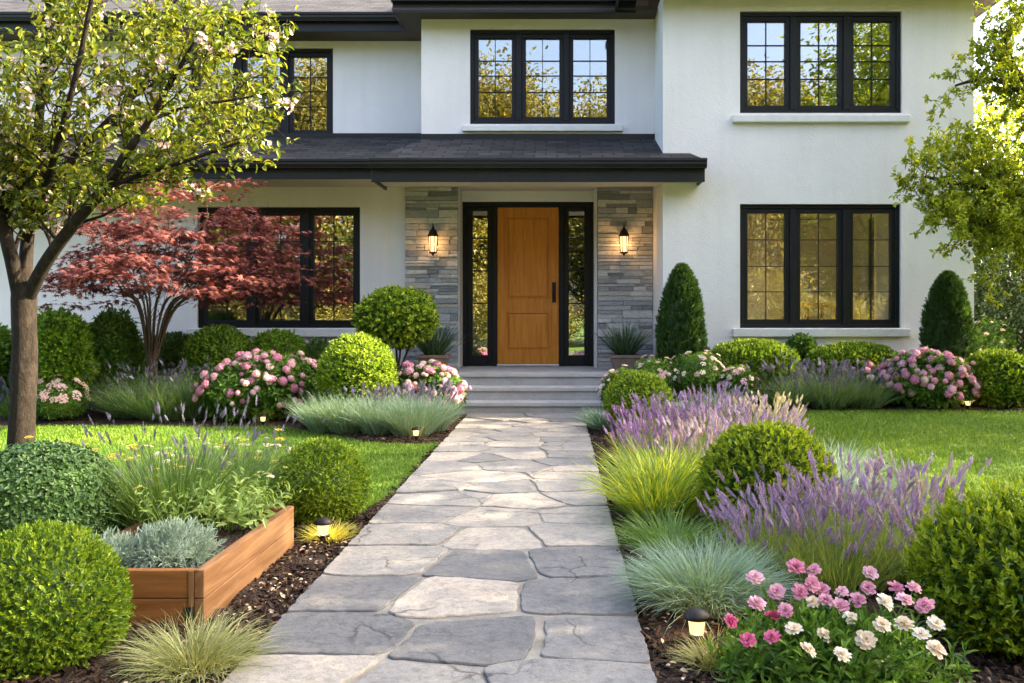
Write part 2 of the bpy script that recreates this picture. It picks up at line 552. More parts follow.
def mat_wood(name, c0, c1, c2, axis='Z', rough=.45, sc=1.0, spec=.4):
    t = NT(name).set(rough, spec)
    s = {'Z': (14, 14, .9), 'Y': (14, .9, 14), 'X': (.9, 14, 14)}[axis]
    v = t.coord('Object', tuple(k * sc for k in s))
    n1 = t.noise(1.0, 6, .6, v, 1.5)
    n2 = t.noise(5.0, 4, .6, v)
    c = t.ramp(n1, [(.28, c0), (.5, c1), (.72, c2)])
    c = t.mix(.5, c, t.ramp(n2, [(.3, (.72, .68, .64)), (.6, (1.08, 1.06, 1.04))]), 'MULTIPLY')
    t.base(c); t.bump(n2, .15, .003)
    return t.m
def mat_concrete():
    t = NT('step stone').set(.8, .3)
    v = t.coord('Object')
    c = t.ramp(t.noise(3, 6, .65, v), [(.28, (.33, .32, .31)), (.55, (.42, .41, .395)), (.75, (.50, .485, .465))])
    c = t.mix(.6, c, t.ramp(t.noise(60, 4, .7, v), [(.3, (.72, .72, .72)), (.7, (1.15, 1.15, 1.15))]), 'MULTIPLY')
    t.base(c); t.bump(t.noise(70, 5, .7, v), .4, .005)
    return t.m
def mat_glass(fac=.25):
    t = NT('window glass')
    gl = t.n('ShaderNodeBsdfGlossy'); gl.inputs['Roughness'].default_value = .0; gl.inputs['Color'].default_value = (.95, .96, .95, 1)
    n = t.n('ShaderNodeBump'); n.inputs['Strength'].default_value = .05; n.inputs['Distance'].default_value = .01
    t.l(t.noise(1.6, 2, .5, t.coord('Object')), n.inputs['Height']); t.l(n.outputs[0], gl.inputs['Normal'])
    tr = t.n('ShaderNodeBsdfTransparent'); tr.inputs['Color'].default_value = (.86, .88, .86, 1)
    ms = t.n('ShaderNodeMixShader'); ms.inputs[0].default_value = fac
    t.l(tr.outputs[0], ms.inputs[1]); t.l(gl.outputs[0], ms.inputs[2]); t.l(ms.outputs[0], t.out.inputs['Surface'])
    return t.m
def mat_emit(name, col, strength, through=.4):
    t = NT(name)
    e = t.n('ShaderNodeEmission'); e.inputs['Color'].default_value = (*col, 1); e.inputs['Strength'].default_value = strength
    tr = t.n('ShaderNodeBsdfTransparent')
    ms = t.n('ShaderNodeMixShader'); ms.inputs[0].default_value = 1 - through
    t.l(tr.outputs[0], ms.inputs[1]); t.l(e.outputs[0], ms.inputs[2]); t.l(ms.outputs[0], t.out.inputs['Surface'])
    return t.m

M_GROUND, M_MULCH, M_FLAG, M_MORTAR = mat_ground(), mat_mulch(), mat_flag(), mat_mortar()
M_STUCCO, M_SHINGLE, M_LEDGE, M_STEP, M_GLASS = mat_stucco(), mat_shingle(), mat_ledge(), mat_concrete(), mat_glass()
M_GLASS_LOW = mat_glass(.44)
M_BLACK = m_plain('black frame paint', (.0055, .006, .0075), .5, .3, nscale=6, var=.2)
M_GUTTER = m_plain('dark gutter metal', (.009, .0095, .0115), .45, .35, nscale=5, var=.2)
M_SOFFIT_D = m_plain('brown soffit board', (.075, .06, .05), .7, .3)
M_SOFFIT_L = m_plain('cream soffit board', (.62, .57, .49), .8, .2, nscale=2, var=.05)
M_SILL = m_plain('cast sill', (.68, .67, .65), .8, .25, nscale=9, var=.06, bump=.15)
M_DOOR = mat_wood('honey door wood', (.47, .145, .012), (.60, .215, .022), (.70, .285, .04), 'Z', .42)
M_PLANK = mat_wood('planter board', (.13, .058, .021), (.215, .105, .041), (.31, .175, .082), 'Y', .7, 1.0, .25)
M_PLANKX = mat_wood('planter end board', (.16, .06, .014), (.24, .095, .024), (.31, .135, .042), 'X', .7, 1.0, .25)
M_POST = mat_wood('planter post', (.15, .07, .025), (.22, .105, .04), (.28, .14, .06), 'Z', .75, 1.0, .25)
M_ROOM = m_plain('plaster of the rooms', (.86, .80, .68), .85, .2, nscale=2, var=.06)
M_FLOOR = mat_wood('room floor wood', (.20, .11, .05), (.27, .16, .08), (.33, .2, .1), 'X', .5)
M_BRONZE = m_plain('dark bronze', (.03, .022, .016), .45, .5, .6, nscale=20, var=.3)
M_CHROME = m_plain('threshold metal', (.62, .60, .56), .35, .5, .4)

# ------------------------------------------------------------------ ground, beds, walk
def grid_sheet(name, xs, ys, zfun, mat, kind, keep=None):
    X, Y = np.meshgrid(xs, ys)
    Z = zfun(X, Y)
    V = np.stack([X, Y, Z], -1).reshape(-1, 3)
    nx = len(xs)
    i = np.arange(len(ys) - 1)[:, None] * nx + np.arange(nx - 1)[None]
    Fq = np.stack([i, i + 1, i + nx + 1, i + nx], -1).reshape(-1, 4)
    if keep is not None:
        k = keep(X, Y).reshape(-1)
        Fq = Fq[k[Fq].all(1)]
    o = MB().add(V, Fq, 0, True).build(name, mat)
    tag(o, kind=kind)
    return o
xs = np.concatenate([[-900, -300, -100, -50, -30, -20, -15], np.arange(-12, 12.01, .25), [15, 20, 30, 50, 100, 300, 900]])
ys = np.concatenate([[-900, -300, -100, -60, -30, -15, -8.2, -8, -1.6, -1.5, 0], np.arange(1, 14.01, .25), [16, 20, 30, 50, 100, 300, 900]])
grid_sheet('ground', xs, ys, lambda x, y: terrain(x, y) - .012 - .25 * ((y < -1.52) & (y > -8.1)), M_GROUND, 'structure')

PX0, PX1, PY1 = -1.127, .335, 11.44        # the walk
def lawn_mask(x, y):
    """True on grass"""
    x = np.asarray(x, float); y = np.asarray(y, float)
    wob = .05 * np.sin(x * 2.3 + 1) + .04 * np.sin(x * 5.1)
    back = 10.35 - 1.35 * ss(x, -3.4, -1.7) + wob
    left = (x < PX0 - .03 - .07 * ss(y, 6.4, 5.7)) & (y > 5.75 + wob) & (y < back)
    xr = 2.05 + .12 * np.sin(y * 1.1) + .35 * ss(y, 5.5, 9.6)
    yb = 10.42 + .06 * np.sin(x * 1.9) - 0.0 * x
    right = (x > xr) & (y < yb)
    far = (y < 2.2) & ((x < PX0 - .6) | (x > 1.2))
    return left | right | far | (np.abs(x) > 11.5) & (y < 11.5)
rs = np.random.default_rng(5)
_bx, _by = np.arange(-9.5, 9.51, .045), np.arange(2.0, 13.3, .045)
_nz = rs.normal(size=(len(_by), len(_bx)))
for _ in range(1):
    _nz = (_nz + np.roll(_nz, 1, 0) + np.roll(_nz, 1, 1) + np.roll(_nz, (1, 1), (0, 1))) / 2
def bedz(x, y):
    z = terrain(x, y) + .006 + .007 * _nz + .012 * np.sin(x * 7 + y * 3) * np.sin(y * 6 - x * 2)
    z = np.where(lawn_mask(x, y), terrain(x, y) - .05, z)
    return np.where((x > PX0 + .03) & (x < PX1 - .03), -.05, z)
grid_sheet('mulch_bed', _bx, _by, bedz, M_MULCH, 'structure')

# bark chips: the loose top of the mulch
def chips():
    rng = np.random.default_rng(11)
    n = 60000
    u = rng.random(n)
    x = np.where(u < .5, rng.uniform(-2.9, PX0, n), rng.uniform(PX1, 2.4, n))
    y = 2.3 + 9.0 * rng.random(n) ** 1.7
    m = ~lawn_mask(x, y) & ~((x > -2.08) & (x < -1.42) & (y > 3.62) & (y < 4.86))
    x, y = x[m], y[m]; n = len(x)
    z = terrain(x, y) + rng.uniform(.004, .022, n)
    d = rdir(rng, n); d[:, 2] *= .35
    box = (np.array([(-.5,0,-.5),(.5,0,-.5),(.6,1,-.4),(-.4,1,-.5),(-.5,0,.5),(.4,0,.5),(.5,1,.5),(-.5,1,.4)], float),
           np.array([(0,3,2,1),(4,5,6,7),(0,1,5,4),(1,2,6,5),(2,3,7,6),(3,0,4,7)]))
    mb = MB()
    nr = rdir(rng, n) * .5 + np.array([0, 0, 1])
    L = rng.uniform(.012, .042, n)
    stamp(mb, box, np.stack([x, y, z], 1), d, nr, L * rng.uniform(.25, .5, n), L, 0, False, L * .22)
    t = NT('bark chip').set(.9, .25)
    g = t.n('ShaderNodeNewGeometry')
    t.base(t.ramp(g.outputs['Random Per Island'], [(0, (.014, .008, .005)), (.5, (.036, .02, .012)), (.85, (.075, .042, .024)), (.97, (.12, .075, .045)), (1, (.26, .19, .12))]))
    tag(mb.build('bark_chips', t.m), 'loose dark bark chips spread over the planting beds', 'mulch', kind='stuff')
    # pale fallen petals and leaves on the mulch
    n = 330
    u = rng.random(n)
    x = np.where(u < .7, rng.uniform(-1.45, PX0 - .02, n), rng.uniform(PX1 + .02, .7, n)); y = rng.uniform(2.5, 5.2, n)
    m = ~((x < -1.38) & (y > 3.6)); x, y = x[m], y[m]; n = len(x)
    mb = MB()
    d = rdir(rng, n); d[:, 2] *= .3
    stamp(mb, LEAF6, np.stack([x, y, terrain(x, y) + .028], 1), d, rdir(rng, n) * .5 + np.array([0, 0, 1]), rng.uniform(.01, .022, n), rng.uniform(.016, .034, n))
    tag(mb.build('fallen_leaves', m_leaf('dry fallen leaf', ((.36, .24, .12), (.50, .38, .24), (.62, .52, .40)), .1)), 'pale dry leaves and petals fallen on the dark mulch', 'leaves', kind='stuff')
chips()

# pavement and street in front, unseen: grey ground added to cut green bounce light
def street():
    t = NT('asphalt').set(.9, .25); v = t.coord('Object')
    t.base(t.ramp(t.noise(40, 5, .7, v), [(.3, (.04, .04, .042)), (.7, (.075, .074, .072))])); t.bump(t.noise(150, 3, .6, v), .5, .01)
    o = MB().box(-300, 300, -7.9, -1.65, -.3, -.10).build('road', t.m); tag(o, kind='structure')
    o = MB().box(-300, 300, -1.5, .2, -.3, .012).build('pavement', M_MORTAR); tag(o, kind='structure')
    o = MB().box(-300, 300, -1.649, -1.501, -.3, .02).build('kerb', M_STEP); tag(o, kind='structure')
street()

# flagstones: cells grown round hand-placed centres, then worn
def path():
    rng = np.random.default_rng(21)
    px = [(250,668),(345,640),(452,662),(590,662),(345,580),(452,612),(505,640),(575,578),(455,608),(310,590),(350,530),(415,600),(500,575),(480,575),(575,610),
          ]
    # centres read off the paving, in metres (x across, y along)
    S = [(-.93,3.05),(-.45,2.92),(.02,3.0),(-.88,3.48),(-.30,3.42),(.13,3.40),(-.90,3.98),(-.44,3.93),(.12,3.95),(-.85,4.55),(-.33,4.46),(.10,4.50),
         (-.80,5.05),(-.38,5.0),(.12,5.08),(-.86,5.60),(-.35,5.48),(.14,5.55),(-.72,6.08),(-.20,6.0),(.17,6.12),(-.90,6.55),(-.42,6.5),(.06,6.55),
         (-.75,2.55),(-.2,2.5),(.2,2.55),(-.9,2.1),(-.4,2.05),(.1,2.1),(-.7,1.6),(-.1,1.6),(-.9,1.1),(-.4,1.1),(.1,1.1)]
    y = 6.98
    odd = 0
    while y < 11.3:
        k = 3 if rng.random() < .72 else 2
        w = (PX1 - PX0) / k
        for i in range(k):
            S.append((PX0 + w * (i + .5) + rng.normal() * .11, y + rng.normal() * .085))
        y += rng.uniform(.27, .40); odd = 1 - odd
    S = np.array(S); AX = np.array([1.0, 1.25])
    y0, y1 = .6, PY1 - .01
    def clip(poly, p, n):
        out = []
        for i in range(len(poly)):
            a, b = poly[i], poly[(i + 1) % len(poly)]
            da, db = (a - p) @ n, (b - p) @ n
            if da <= 0: out.append(a)
            if da * db < 0: out.append(a + (b - a) * da / (da - db))
        return out
    mb = MB(); vals = []
    top = .030
    for i, s in enumerate(S):
        poly = [np.array(q) for q in ((PX0, y0), (PX1, y0), (PX1, y1), (PX0, y1))]
        for j, q in enumerate(S):
            if i == j or np.linalg.norm(q - s) > 2.2: continue
            n = (q - s) * AX * AX; ln = np.linalg.norm(n); n = n / ln
            gap = .005 + .024 * rng.random() ** 2.2
            poly = clip(poly, (s + q) / 2 - n * gap, n)
            if len(poly) < 3: break
        if len(poly) < 3: continue
        # fine outline: walk the edges, wobble, round the corners
        P = np.array(poly)
        # knock the sharp corners off, some more than others
        Q = []
        cc = rng.uniform(.03, .12)
        for a in range(len(P)):
            p, q = P[a], P[(a + 1) % len(P)]
            e0 = abs(p[0] - q[0]) < 1e-4 and (abs(p[0] - PX0) < 1e-3 or abs(p[0] - PX1) < 1e-3)
            c2 = .02 if e0 else cc
            Q += [p + (q - p) * c2, q + (p - q) * c2]
        P = np.array(Q)
        outl = []
        for a in range(len(P)):
            p, q = P[a], P[(a + 1) % len(P)]
            L = np.linalg.norm(q - p)
            m = max(2, int(L / .024))
            for k in range(m): outl.append(p + (q - p) * k / m)
        O = np.array(outl)
        edge = (np.abs(O[:, 0] - PX0) < 1e-3) | (np.abs(O[:, 0] - PX1) < 1e-3)
        r0 = rng.random() * 9
        # edges follow one crooked field, so neighbours keep fitting each other
        fade = ss(np.minimum(O[:, 0] - PX0, PX1 - O[:, 0]), 0, .12)
        wx = .010 * np.sin(O[:, 1] * 8.1 + 2 * np.sin(O[:, 0] * 4.3)) + .005 * np.sin(O[:, 1] * 31 + O[:, 0] * 11 + 2 * np.sin(O[:, 1] * 13)) + .003 * np.sin(O[:, 1] * 87 + O[:, 0] * 63)
        wy = .012 * np.sin(O[:, 0] * 6.7 + 1.7 * np.sin(O[:, 1] * 3.9)) + .005 * np.sin(O[:, 0] * 29 - O[:, 1] * 9 + 1 + 2 * np.sin(O[:, 0] * 11)) + .003 * np.sin(O[:, 0] * 81 - O[:, 1] * 58)
        O2 = O + np.column_stack([wx * fade, wy]) + rng.normal(size=O.shape) * .0042
        O2[:, 1] = np.clip(O2[:, 1], y0, y1)
        O2[edge, 0] = O[edge, 0] + rng.normal(size=edge.sum()) * .003 - np.sign(O[edge, 0] + .4) * rng.random(edge.sum()) * .006
        for _ in range(1):
            sm = (np.roll(O2, 1, 0) + O2 * 2 + np.roll(O2, -1, 0)) / 4
            O2 = np.where(edge[:, None] & ~(np.roll(edge, 1) ^ np.roll(edge, -1))[:, None], O2, sm)
        m = len(O2)
        tilt = np.clip(rng.normal(size=2), -1.5, 1.5) * .006; hz = float(np.clip(rng.normal(), -1.2, 1.5)) * .0025
        def ring(inset, z):
            c = O2.mean(0)
            dd = c - O2; dl = np.linalg.norm(dd, axis=1, keepdims=True)
            Q = O2 + dd / dl * inset
            return np.column_stack([Q, z + hz + (Q - c) @ tilt])
        rings = [ring(0, -.03), ring(0, top - .006), ring(.003, top - .001), ring(.008, top)]
        V = np.concatenate(rings)
        b = np.arange(m); nb = (b + 1) % m
        Fq = np.concatenate([np.stack([k * m + b, k * m + nb, (k + 1) * m + nb, (k + 1) * m + b], 1) for k in range(3)])
        base = mb.n
        mb.add(V, Fq, 0, False)
        mb.f.append((np.array([[base + 3 * m + q for q in range(m)]], dtype=np.int32), 0, False))
        bright = rng.random()
        light = {(-.44, 3.93): .93, (-.45, 2.92): .66, (.13, 3.40): .36, (-.30, 3.42): .12, (-.88, 3.48): .10, (-.90, 3.98): .12, (.12, 3.95): .22, (-.33, 4.46): .12, (-.85, 4.55): .72, (-.38, 5.0): .95, (-.80, 5.05): .6, (.10, 4.50): .25, (-.35, 5.48): .8, (.14, 5.55): .97, (-.20, 6.0): .9, (-.2, 5.0): .9}.get((round(float(s[0]), 2), round(float(s[1]), 2)))  # hand-set stone tones; the sun patch is painted in as paler stones
        vals.append((len(V), light if light is not None else (.25 + .7 * bright)))
    o = mb.build('path', M_FLAG)
    tag(o, kind='structure')
    at = o.data.attributes.new('stone', 'FLOAT', 'POINT')
    at.data.foreach_set('value', np.concatenate([np.full(k, v) for k, v in vals]).astype(np.float32))
    b = MB().box(PX0 + .004, PX1 - .004, y0, y1, -.1, .0205)
    tag(b.build('path_bed', M_MORTAR), kind='structure')
path()

# the grass itself: short blades over both lawns
def lawn():
    rng = np.random.default_rng(31)
    regs = [(-8.6, PX0, 5.6, 10.5, 150000), (1.9, 9.6, 2.6, 10.6, 270000)]
    mat = m_leaf('lawn blade', ((.060, .135, .009), (.118, .22, .015), (.24, .325, .03)), .30, .55, .3, patch=.7, pscale=.9)
    for x0, x1, y0, y1, n in regs:
        y = y0 + (y1 - y0) * rng.random(n) ** 1.25
        x = rng.uniform(x0, x1, n)
        m = lawn_mask(x, y) & (np.abs(x + .28) < .95 * y + 1.6)
        x, y = x[m], y[m]; n = len(x)
        mb = MB()
        b = np.stack([x, y, terrain(x, y) - .012], 1)
        wv = .5 + .5 * np.sin(x * .9 + .6 * np.sin(y * 1.3))
        blades(mb, b, rng.random(n) * 6.28, rng.uniform(.022, .042, n) * (.85 + .25 * wv), rng.uniform(.05, .75, n), rng.uniform(.1, .9, n), rng.uniform(.0035, .0065, n) * (1 + .05 * y), rng, 2)
        tag(mb.build('grass', mat), 'short mown green lawn grass %s' % ('between planter and left flower bed' if x0 < 0 else 'right of the lavender border'), 'lawn grass', kind='stuff')
lawn()

# ------------------------------------------------------------------ the house
house = empty('house', (0, 13.0, 0), 'two storey white stucco house with black window frames and honey wood front door', 'house')
HOFF = Vector((0, -13.0, 0))
def hp(mb, name, mat, parent=None, bev=0, seg=2):
    o = mb.build(name, mat, parent or house)
    if parent is None or parent == house:
        o.location = HOFF
    if bev: bevel(o, bev, seg)
    return o
def wall_mesh(mb, x0, x1, z0, z1, y, thick, holes=()):
    """a wall facing -Y with real openings and reveals"""
    X = sorted({x0, x1} | {h[0] for h in holes} | {h[1] for h in holes})
    Z = sorted({z0, z1} | {h[2] for h in holes} | {h[3] for h in holes})
    for a, b in zip(X[:-1], X[1:]):
        for c, d in zip(Z[:-1], Z[1:]):
            if any(h[0] <= a and b <= h[1] and h[2] <= c and d <= h[3] for h in holes): continue
            mb.add([(a, y, c), (b, y, c), (b, y, d), (a, y, d)], [(0, 1, 2, 3)])
            mb.add([(a, y + thick, c), (b, y + thick, c), (b, y + thick, d), (a, y + thick, d)], [(3, 2, 1, 0)])
    for a, b, c, d in holes:
        q = y + thick
        mb.add([(a, y, c), (b, y, c), (b, q, c), (a, q, c)], [(3, 2, 1, 0)])
        mb.add([(a, y, d), (b, y, d), (b, q, d), (a, q, d)], [(0, 1, 2, 3)])
        mb.add([(a, y, c), (a, q, c), (a, q, d), (a, y, d)], [(3, 2, 1, 0)])
        mb.add([(b, y, c), (b, q, c), (b, q, d), (b, y, d)], [(0, 1, 2, 3)])
    q = y + thick
    mb.add([(x0, y, z0), (x1, y, z0), (x1, y, z1), (x0, y, z1), (x0, q, z0), (x1, q, z0), (x1, q, z1), (x0, q, z1)],
           [(4, 5, 1, 0), (3, 2, 6, 7), (0, 3, 7, 4), (1, 5, 6, 2)])
    return mb

def Wd(px0, px1, pyt, pyb, Y):
    return (gx(px0, Y), gx(px1, Y), gz(pyb, Y), gz(pyt, Y))
YR, YL, YB, YU, YP, YD = 12.0, 13.3, 13.0, 14.03, 13.25, 13.72
W_RU = Wd(740, 902, 11, 113, YR)
W_RL = Wd(740, 901, 204, 328, YR)
W_CU = Wd(470, 615, 29, 124, YB)
W_LU = Wd(190, 333, 48, 136.5, YU)
W_LL = Wd(197, 360, 207, 328, YL)
XR0, XR1 = 1.413, 5.56
XP0, XP1 = -2.235, -1.44
XQ0, XQ1 = .60, XR0
SOFF = 5.55
LAND = .50
PCEIL = 3.16
mb = MB(); wall_mesh(mb, XR0, XR1, -.3, SOFF + .05, YR, .28, [W_RU, W_RL]); hp(mb, 'wall', M_STUCCO)
mb = MB()
mb.box(XR0 + .002, XR0 + .28, YR + .28, 20, -.3, SOFF + .05); [mb.box(XR1 - .28, XR1 - .002, a, b, c, d) for a, b, c, d in ((YR + .28, 12.8, -.3, SOFF + .05), (12.8, 15.6, -.3, .95), (12.8, 15.6, 2.95, SOFF + .05), (15.6, 20, -.3, SOFF + .05))]  # right wall keeps an opening for the added sun-admitting window
mb.box(-12, XR1 - .28, 20, 20.28, -.3, SOFF + .05); mb.box(-12, -11.72, YL + .28, 20, -.3, SOFF + .05)
hp(mb, 'wall', M_STUCCO)
mb = MB(); wall_mesh(mb, -12, XP0, -.3, 3.62, YL, .28, [W_LL]); hp(mb, 'wall', M_STUCCO)
mb = MB(); wall_mesh(mb, -11.72, -1.962, 3.3, SOFF + .05, YU, .28, [W_LU]); hp(mb, 'wall', M_STUCCO)
mb = MB(); wall_mesh(mb, -1.96, XR0, 3.2, SOFF + .05, YB, .28, [W_CU]); mb.box(-1.96, -1.70, YB + .28, 14.6, 3.2, SOFF + .05); hp(mb, 'wall', M_STUCCO)
# back wall of the porch round the door unit
D0, D1, DT = -1.44, .567, gz(202, YD)
mb = MB(); wall_mesh(mb, XP0 + .01, XR0, LAND - .3, PCEIL + .2, YD - .06, .28, [(D0, D1, LAND - .02, DT)]); hp(mb, 'wall', M_STUCCO)

# ledger stone piers, laid stone by stone
def pier(x0, x1, y, z0, z1, seed, retx=None):
    rng = np.random.default_rng(seed)
    mb = MB()
    mb.box(x0 + .012, x1 - .012, y + .03, YD - .07, z0, z1)
    z = z0
    while z < z1 - .005:
        h = min(rng.choice([.04, .055, .07, .09, .115], p=[.2, .27, .25, .18, .1]), z1 - z)
        if z1 - z - h < .03: h = z1 - z
        x = x0
        while x < x1 - .005:
            L = min(rng.uniform(.12, .52), x1 - x)
            if x1 - x - L < .08: L = x1 - x
            dp = rng.uniform(.0, .028)
            g = .0025
            sub = rng.random() < .22 and h > .08
            for (za, zb) in (((z, z + h * .5), (z + h * .5, z + h)) if sub else ((z, z + h),)):
                dq = dp if not sub else rng.uniform(0, .028)
                a, b, c, d = x + g, x + L - g, za + g, zb - g
                # slightly uneven face
                e = rng.uniform(-.006, .006, 4); ez = rng.uniform(-.004, .004, 4) * (1 if h > .05 else .4)
                V = [(a, y - dq + e[0], c + max(0, ez[0])), (b, y - dq + e[1], c + max(0, ez[1])), (b, y - dq + e[2], d - max(0, ez[2])), (a, y - dq + e[3], d - max(0, ez[3])),
                     (a, y + .06, c), (b, y + .06, c), (b, y + .06, d), (a, y + .06, d)]
                mb.add(V, [(0, 1, 2, 3), (4, 5, 1, 0), (3, 2, 6, 7), (0, 3, 7, 4), (1, 5, 6, 2)])
            x += L
        z += h
    return hp(mb, 'stone_pier', M_LEDGE)
pier(XP0, XP1 - .02, YP, LAND - .02, PCEIL, 3)
pier(XQ0, XQ1 - .003, YP, LAND - .02, PCEIL, 4)
hp(MB().box(XP1 - .045, XP1 - .003, YP + .07, YD - .065, LAND, PCEIL), 'wall_return', M_SILL)
hp(MB().box(XQ0 - .045, XQ0 - .003, YP + .07, YD - .065, LAND, PCEIL), 'wall_return', M_SILL)

# windows
def window(rect, y, rows, n=3, sill=None, name='window', glass=M_GLASS):
    x0, x1, z0, z1 = rect
    w = bpy.data.objects.new(name, None)
    # the window is its outer frame; sash, muntins, pane and sill are its own pieces
    mb = MB()
    fw = .055; ya, yb = y + .045, y + .15
    mb.box(x0, x1, ya, yb, z0, z0 + fw).box(x0, x1, ya, yb, z1 - fw, z1)
    mb.box(x0, x0 + fw, ya, yb, z0 + fw, z1 - fw).box(x1 - fw, x1, ya, yb, z0 + fw, z1 - fw)
    iw = (x1 - x0 - 2 * fw - (n - 1) * .085) / n
    xs = [x0 + fw + i * (iw + .085) for i in range(n)]
    for i in range(n - 1):
        a = xs[i] + iw
        mb.box(a, a + .085, ya - .006, yb, z0 + fw, z1 - fw)
    w = hp(mb, name, M_BLACK)
    s, m, g = MB(), MB(), MB()
    sw = .06
    for a in xs:
        b = a + iw
        yc, yd = ya + .018, yb - .012
        c, d = z0 + fw, z1 - fw
        s.box(a, b, yc, yd, c, c + sw).box(a, b, yc, yd, d - sw, d).box(a, a + sw, yc, yd, c + sw, d - sw).box(b - sw, b, yc, yd, c + sw, d - sw)
        gx0, gx1, gz0, gz1 = a + sw, b - sw, c + sw, d - sw
        m.box((gx0 + gx1) / 2 - .0045, (gx0 + gx1) / 2 + .0045, yc + .022, yc + .036, gz0, gz1)
        for r in rows:
            zz = gz1 - (gz1 - gz0) * r
            m.box(gx0, gx1, yc + .0235, yc + .0375, zz - .0045, zz + .0045)
        g.box(gx0 - .004, gx1 + .004, yc + .044, yc + .052, gz0 - .004, gz1 + .004)
    bevel(s.build('sash', M_BLACK, w), .004, 1)
    m.build('muntin', M_BLACK, w)
    g.build('pane', glass, w)
    bevel(w, .004, 1)
    if sill:
        sx0, sx1, szt, szb = sill
        q = MB().box(sx0, sx1, y - .07, y + .06, szb, szt).build('sill', M_SILL, w)
        bevel(q, .012, 2)
    return w
def Sl(px0, px1, pyt, pyb, Y):
    k = Y - .07
    return (gx(px0, k), gx(px1, k), gz(pyt, k), gz(pyb, k))
UP_ROWS = (.28, .47, .68); LO_ROWS = (.25, .5, .74)
window(W_RU, YR, UP_ROWS, 3, Sl(733, 911, 114.5, 122, YR))
window(W_RL, YR, LO_ROWS, 3, Sl(733, 911, 328.5, 337, YR))
window(W_CU, YB, UP_ROWS, 3, Sl(462, 623, 125, 131, YB))
window(W_LU, YU, UP_ROWS, 3)
window(W_LL, YL, LO_ROWS, 3, Sl(186, 372, 328.5, 337, YL), glass=M_GLASS_LOW)

mb = MB()  # added side window, out of view: lets sun in to brighten the lower room
for a, b, c, d in ((12.8, 15.6, .95, 1.02), (12.8, 15.6, 2.88, 2.95), (12.8, 12.87, 1.02, 2.88), (15.53, 15.6, 1.02, 2.88), (14.16, 14.24, 1.02, 2.88)):
    mb.box(XR1 - .16, XR1 - .06, a, b, c, d)
added_sidew = hp(mb, 'window', M_BLACK)
MB().box(XR1 - .115, XR1 - .107, 12.86, 15.54, 1.01, 2.89).build('pane', M_GLASS, added_sidew)

# front door between sidelights
door_unit = MB()
fy0, fy1 = YD, YD + .13
L0, L1 = gx(497, YD), gx(559, YD)
for a, b in ((D0, D0 + .075), (D1 - .075, D1), (L0 - .075, L0), (L1, L1 + .075)):
    door_unit.box(a, b, fy0, fy1, LAND, DT - .075)
door_unit.box(D0, D1, fy0 - .004, fy1, DT - .075, DT)
SL = []
for a, b in ((D0 + .075, L0 - .075), (L1 + .075, D1 - .075)):
    s = .075
    c, d = LAND + .004, DT - .075
    door_unit.box(a, a + s, fy0 + .02, fy1 - .01, c, d).box(b - s, b, fy0 + .02, fy1 - .01, c, d)
    door_unit.box(a + s, b - s, fy0 + .02, fy1 - .01, c, c + .16).box(a + s, b - s, fy0 + .02, fy1 - .01, d - .055, d)
    SL.append((a + s, b - s, c + .16, d - .055))
du = hp(door_unit, 'door_frame', M_BLACK, None, .005, 1)
for a, b, c, d in SL:
    g = MB().box(a - .005, b + .005, fy0 + .06, fy0 + .068, c - .005, d + .005)
    q = hp(g, 'sidelight', M_GLASS_LOW)
    for k in (.19, .415, .64):
        zz = d - (d - c) * k
        MB().box(a, b, fy0 + .04, fy0 + .056, zz - .009, zz + .009).build('muntin', M_BLACK, q)
# leaf: stiles, rails, two raised panels
LZ0, LZ1 = LAND + .035, DT - .078
lx0, lx1 = L0 + .004, L1 - .004
yl = YD + .035
dl = MB()
dl.box(lx0, lx1, yl + .022, yl + .05, LZ0, LZ1)
PX = (lx0 + .135, lx1 - .135)
zt0, zt1 = gz(299, YD), gz(216, YD)
zb0, zb1 = gz(351, YD), gz(312, YD)
for a, b, c, d in ((lx0, PX[0], LZ0, LZ1), (PX[1], lx1, LZ0, LZ1), (PX[0], PX[1], LZ0, zb0), (PX[0], PX[1], zb1, zt0), (PX[0], PX[1], zt1, LZ1)):
    dl.box(a, b, yl, yl + .022, c, d)
door = hp(dl, 'front_door', M_DOOR)
for c, d in ((zt0, zt1), (zb0, zb1)):
    p = MB()
    a, b = PX
    e = .022   # moulding that steps down, then the panel field
    p.box(a, b, yl - .003, yl + .021, c, c + e).box(a, b, yl - .003, yl + .021, d - e, d).box(a, a + e, yl - .003, yl + .021, c + e, d - e).box(b - e, b, yl - .003, yl + .021, c + e, d - e)
    i = .055
    V = [(a + e, yl + .020, c + e), (b - e, yl + .020, c + e), (b - e, yl + .020, d - e), (a + e, yl + .020, d - e),
         (a + i, yl + .008, c + i), (b - i, yl + .008, c + i), (b - i, yl + .008, d - i), (a + i, yl + .008, d - i)]
    p.add(V, [(0, 1, 5, 4), (1, 2, 6, 5), (2, 3, 7, 6), (3, 0, 4, 7), (4, 5, 6, 7)])
    bevel(p.build('door_panel', M_DOOR, door), .004, 2)
h = MB()
hx, hz = gx(554, YD), gz(292, YD)
h.box(hx - .029, hx + .029, yl - .012, yl, hz - .16, hz + .15)
h.tube([(hx, yl - .01, hz + .08), (hx, yl - .055, hz + .075), (hx, yl - .062, hz), (hx, yl - .055, hz - .10), (hx, yl - .012, hz - .115)], [.014, .016, .019, .016, .013], 8)
h.tube([(hx, yl - .012, hz + .12), (hx, yl - .03, hz + .12)], [.022, .02], 12)
h.build('handle', M_BRONZE, door)
hp(MB().box(L0, L1, YD - .02, YD + .1, LAND + .002, LAND + .032), 'threshold', M_CHROME, None, .006, 2)

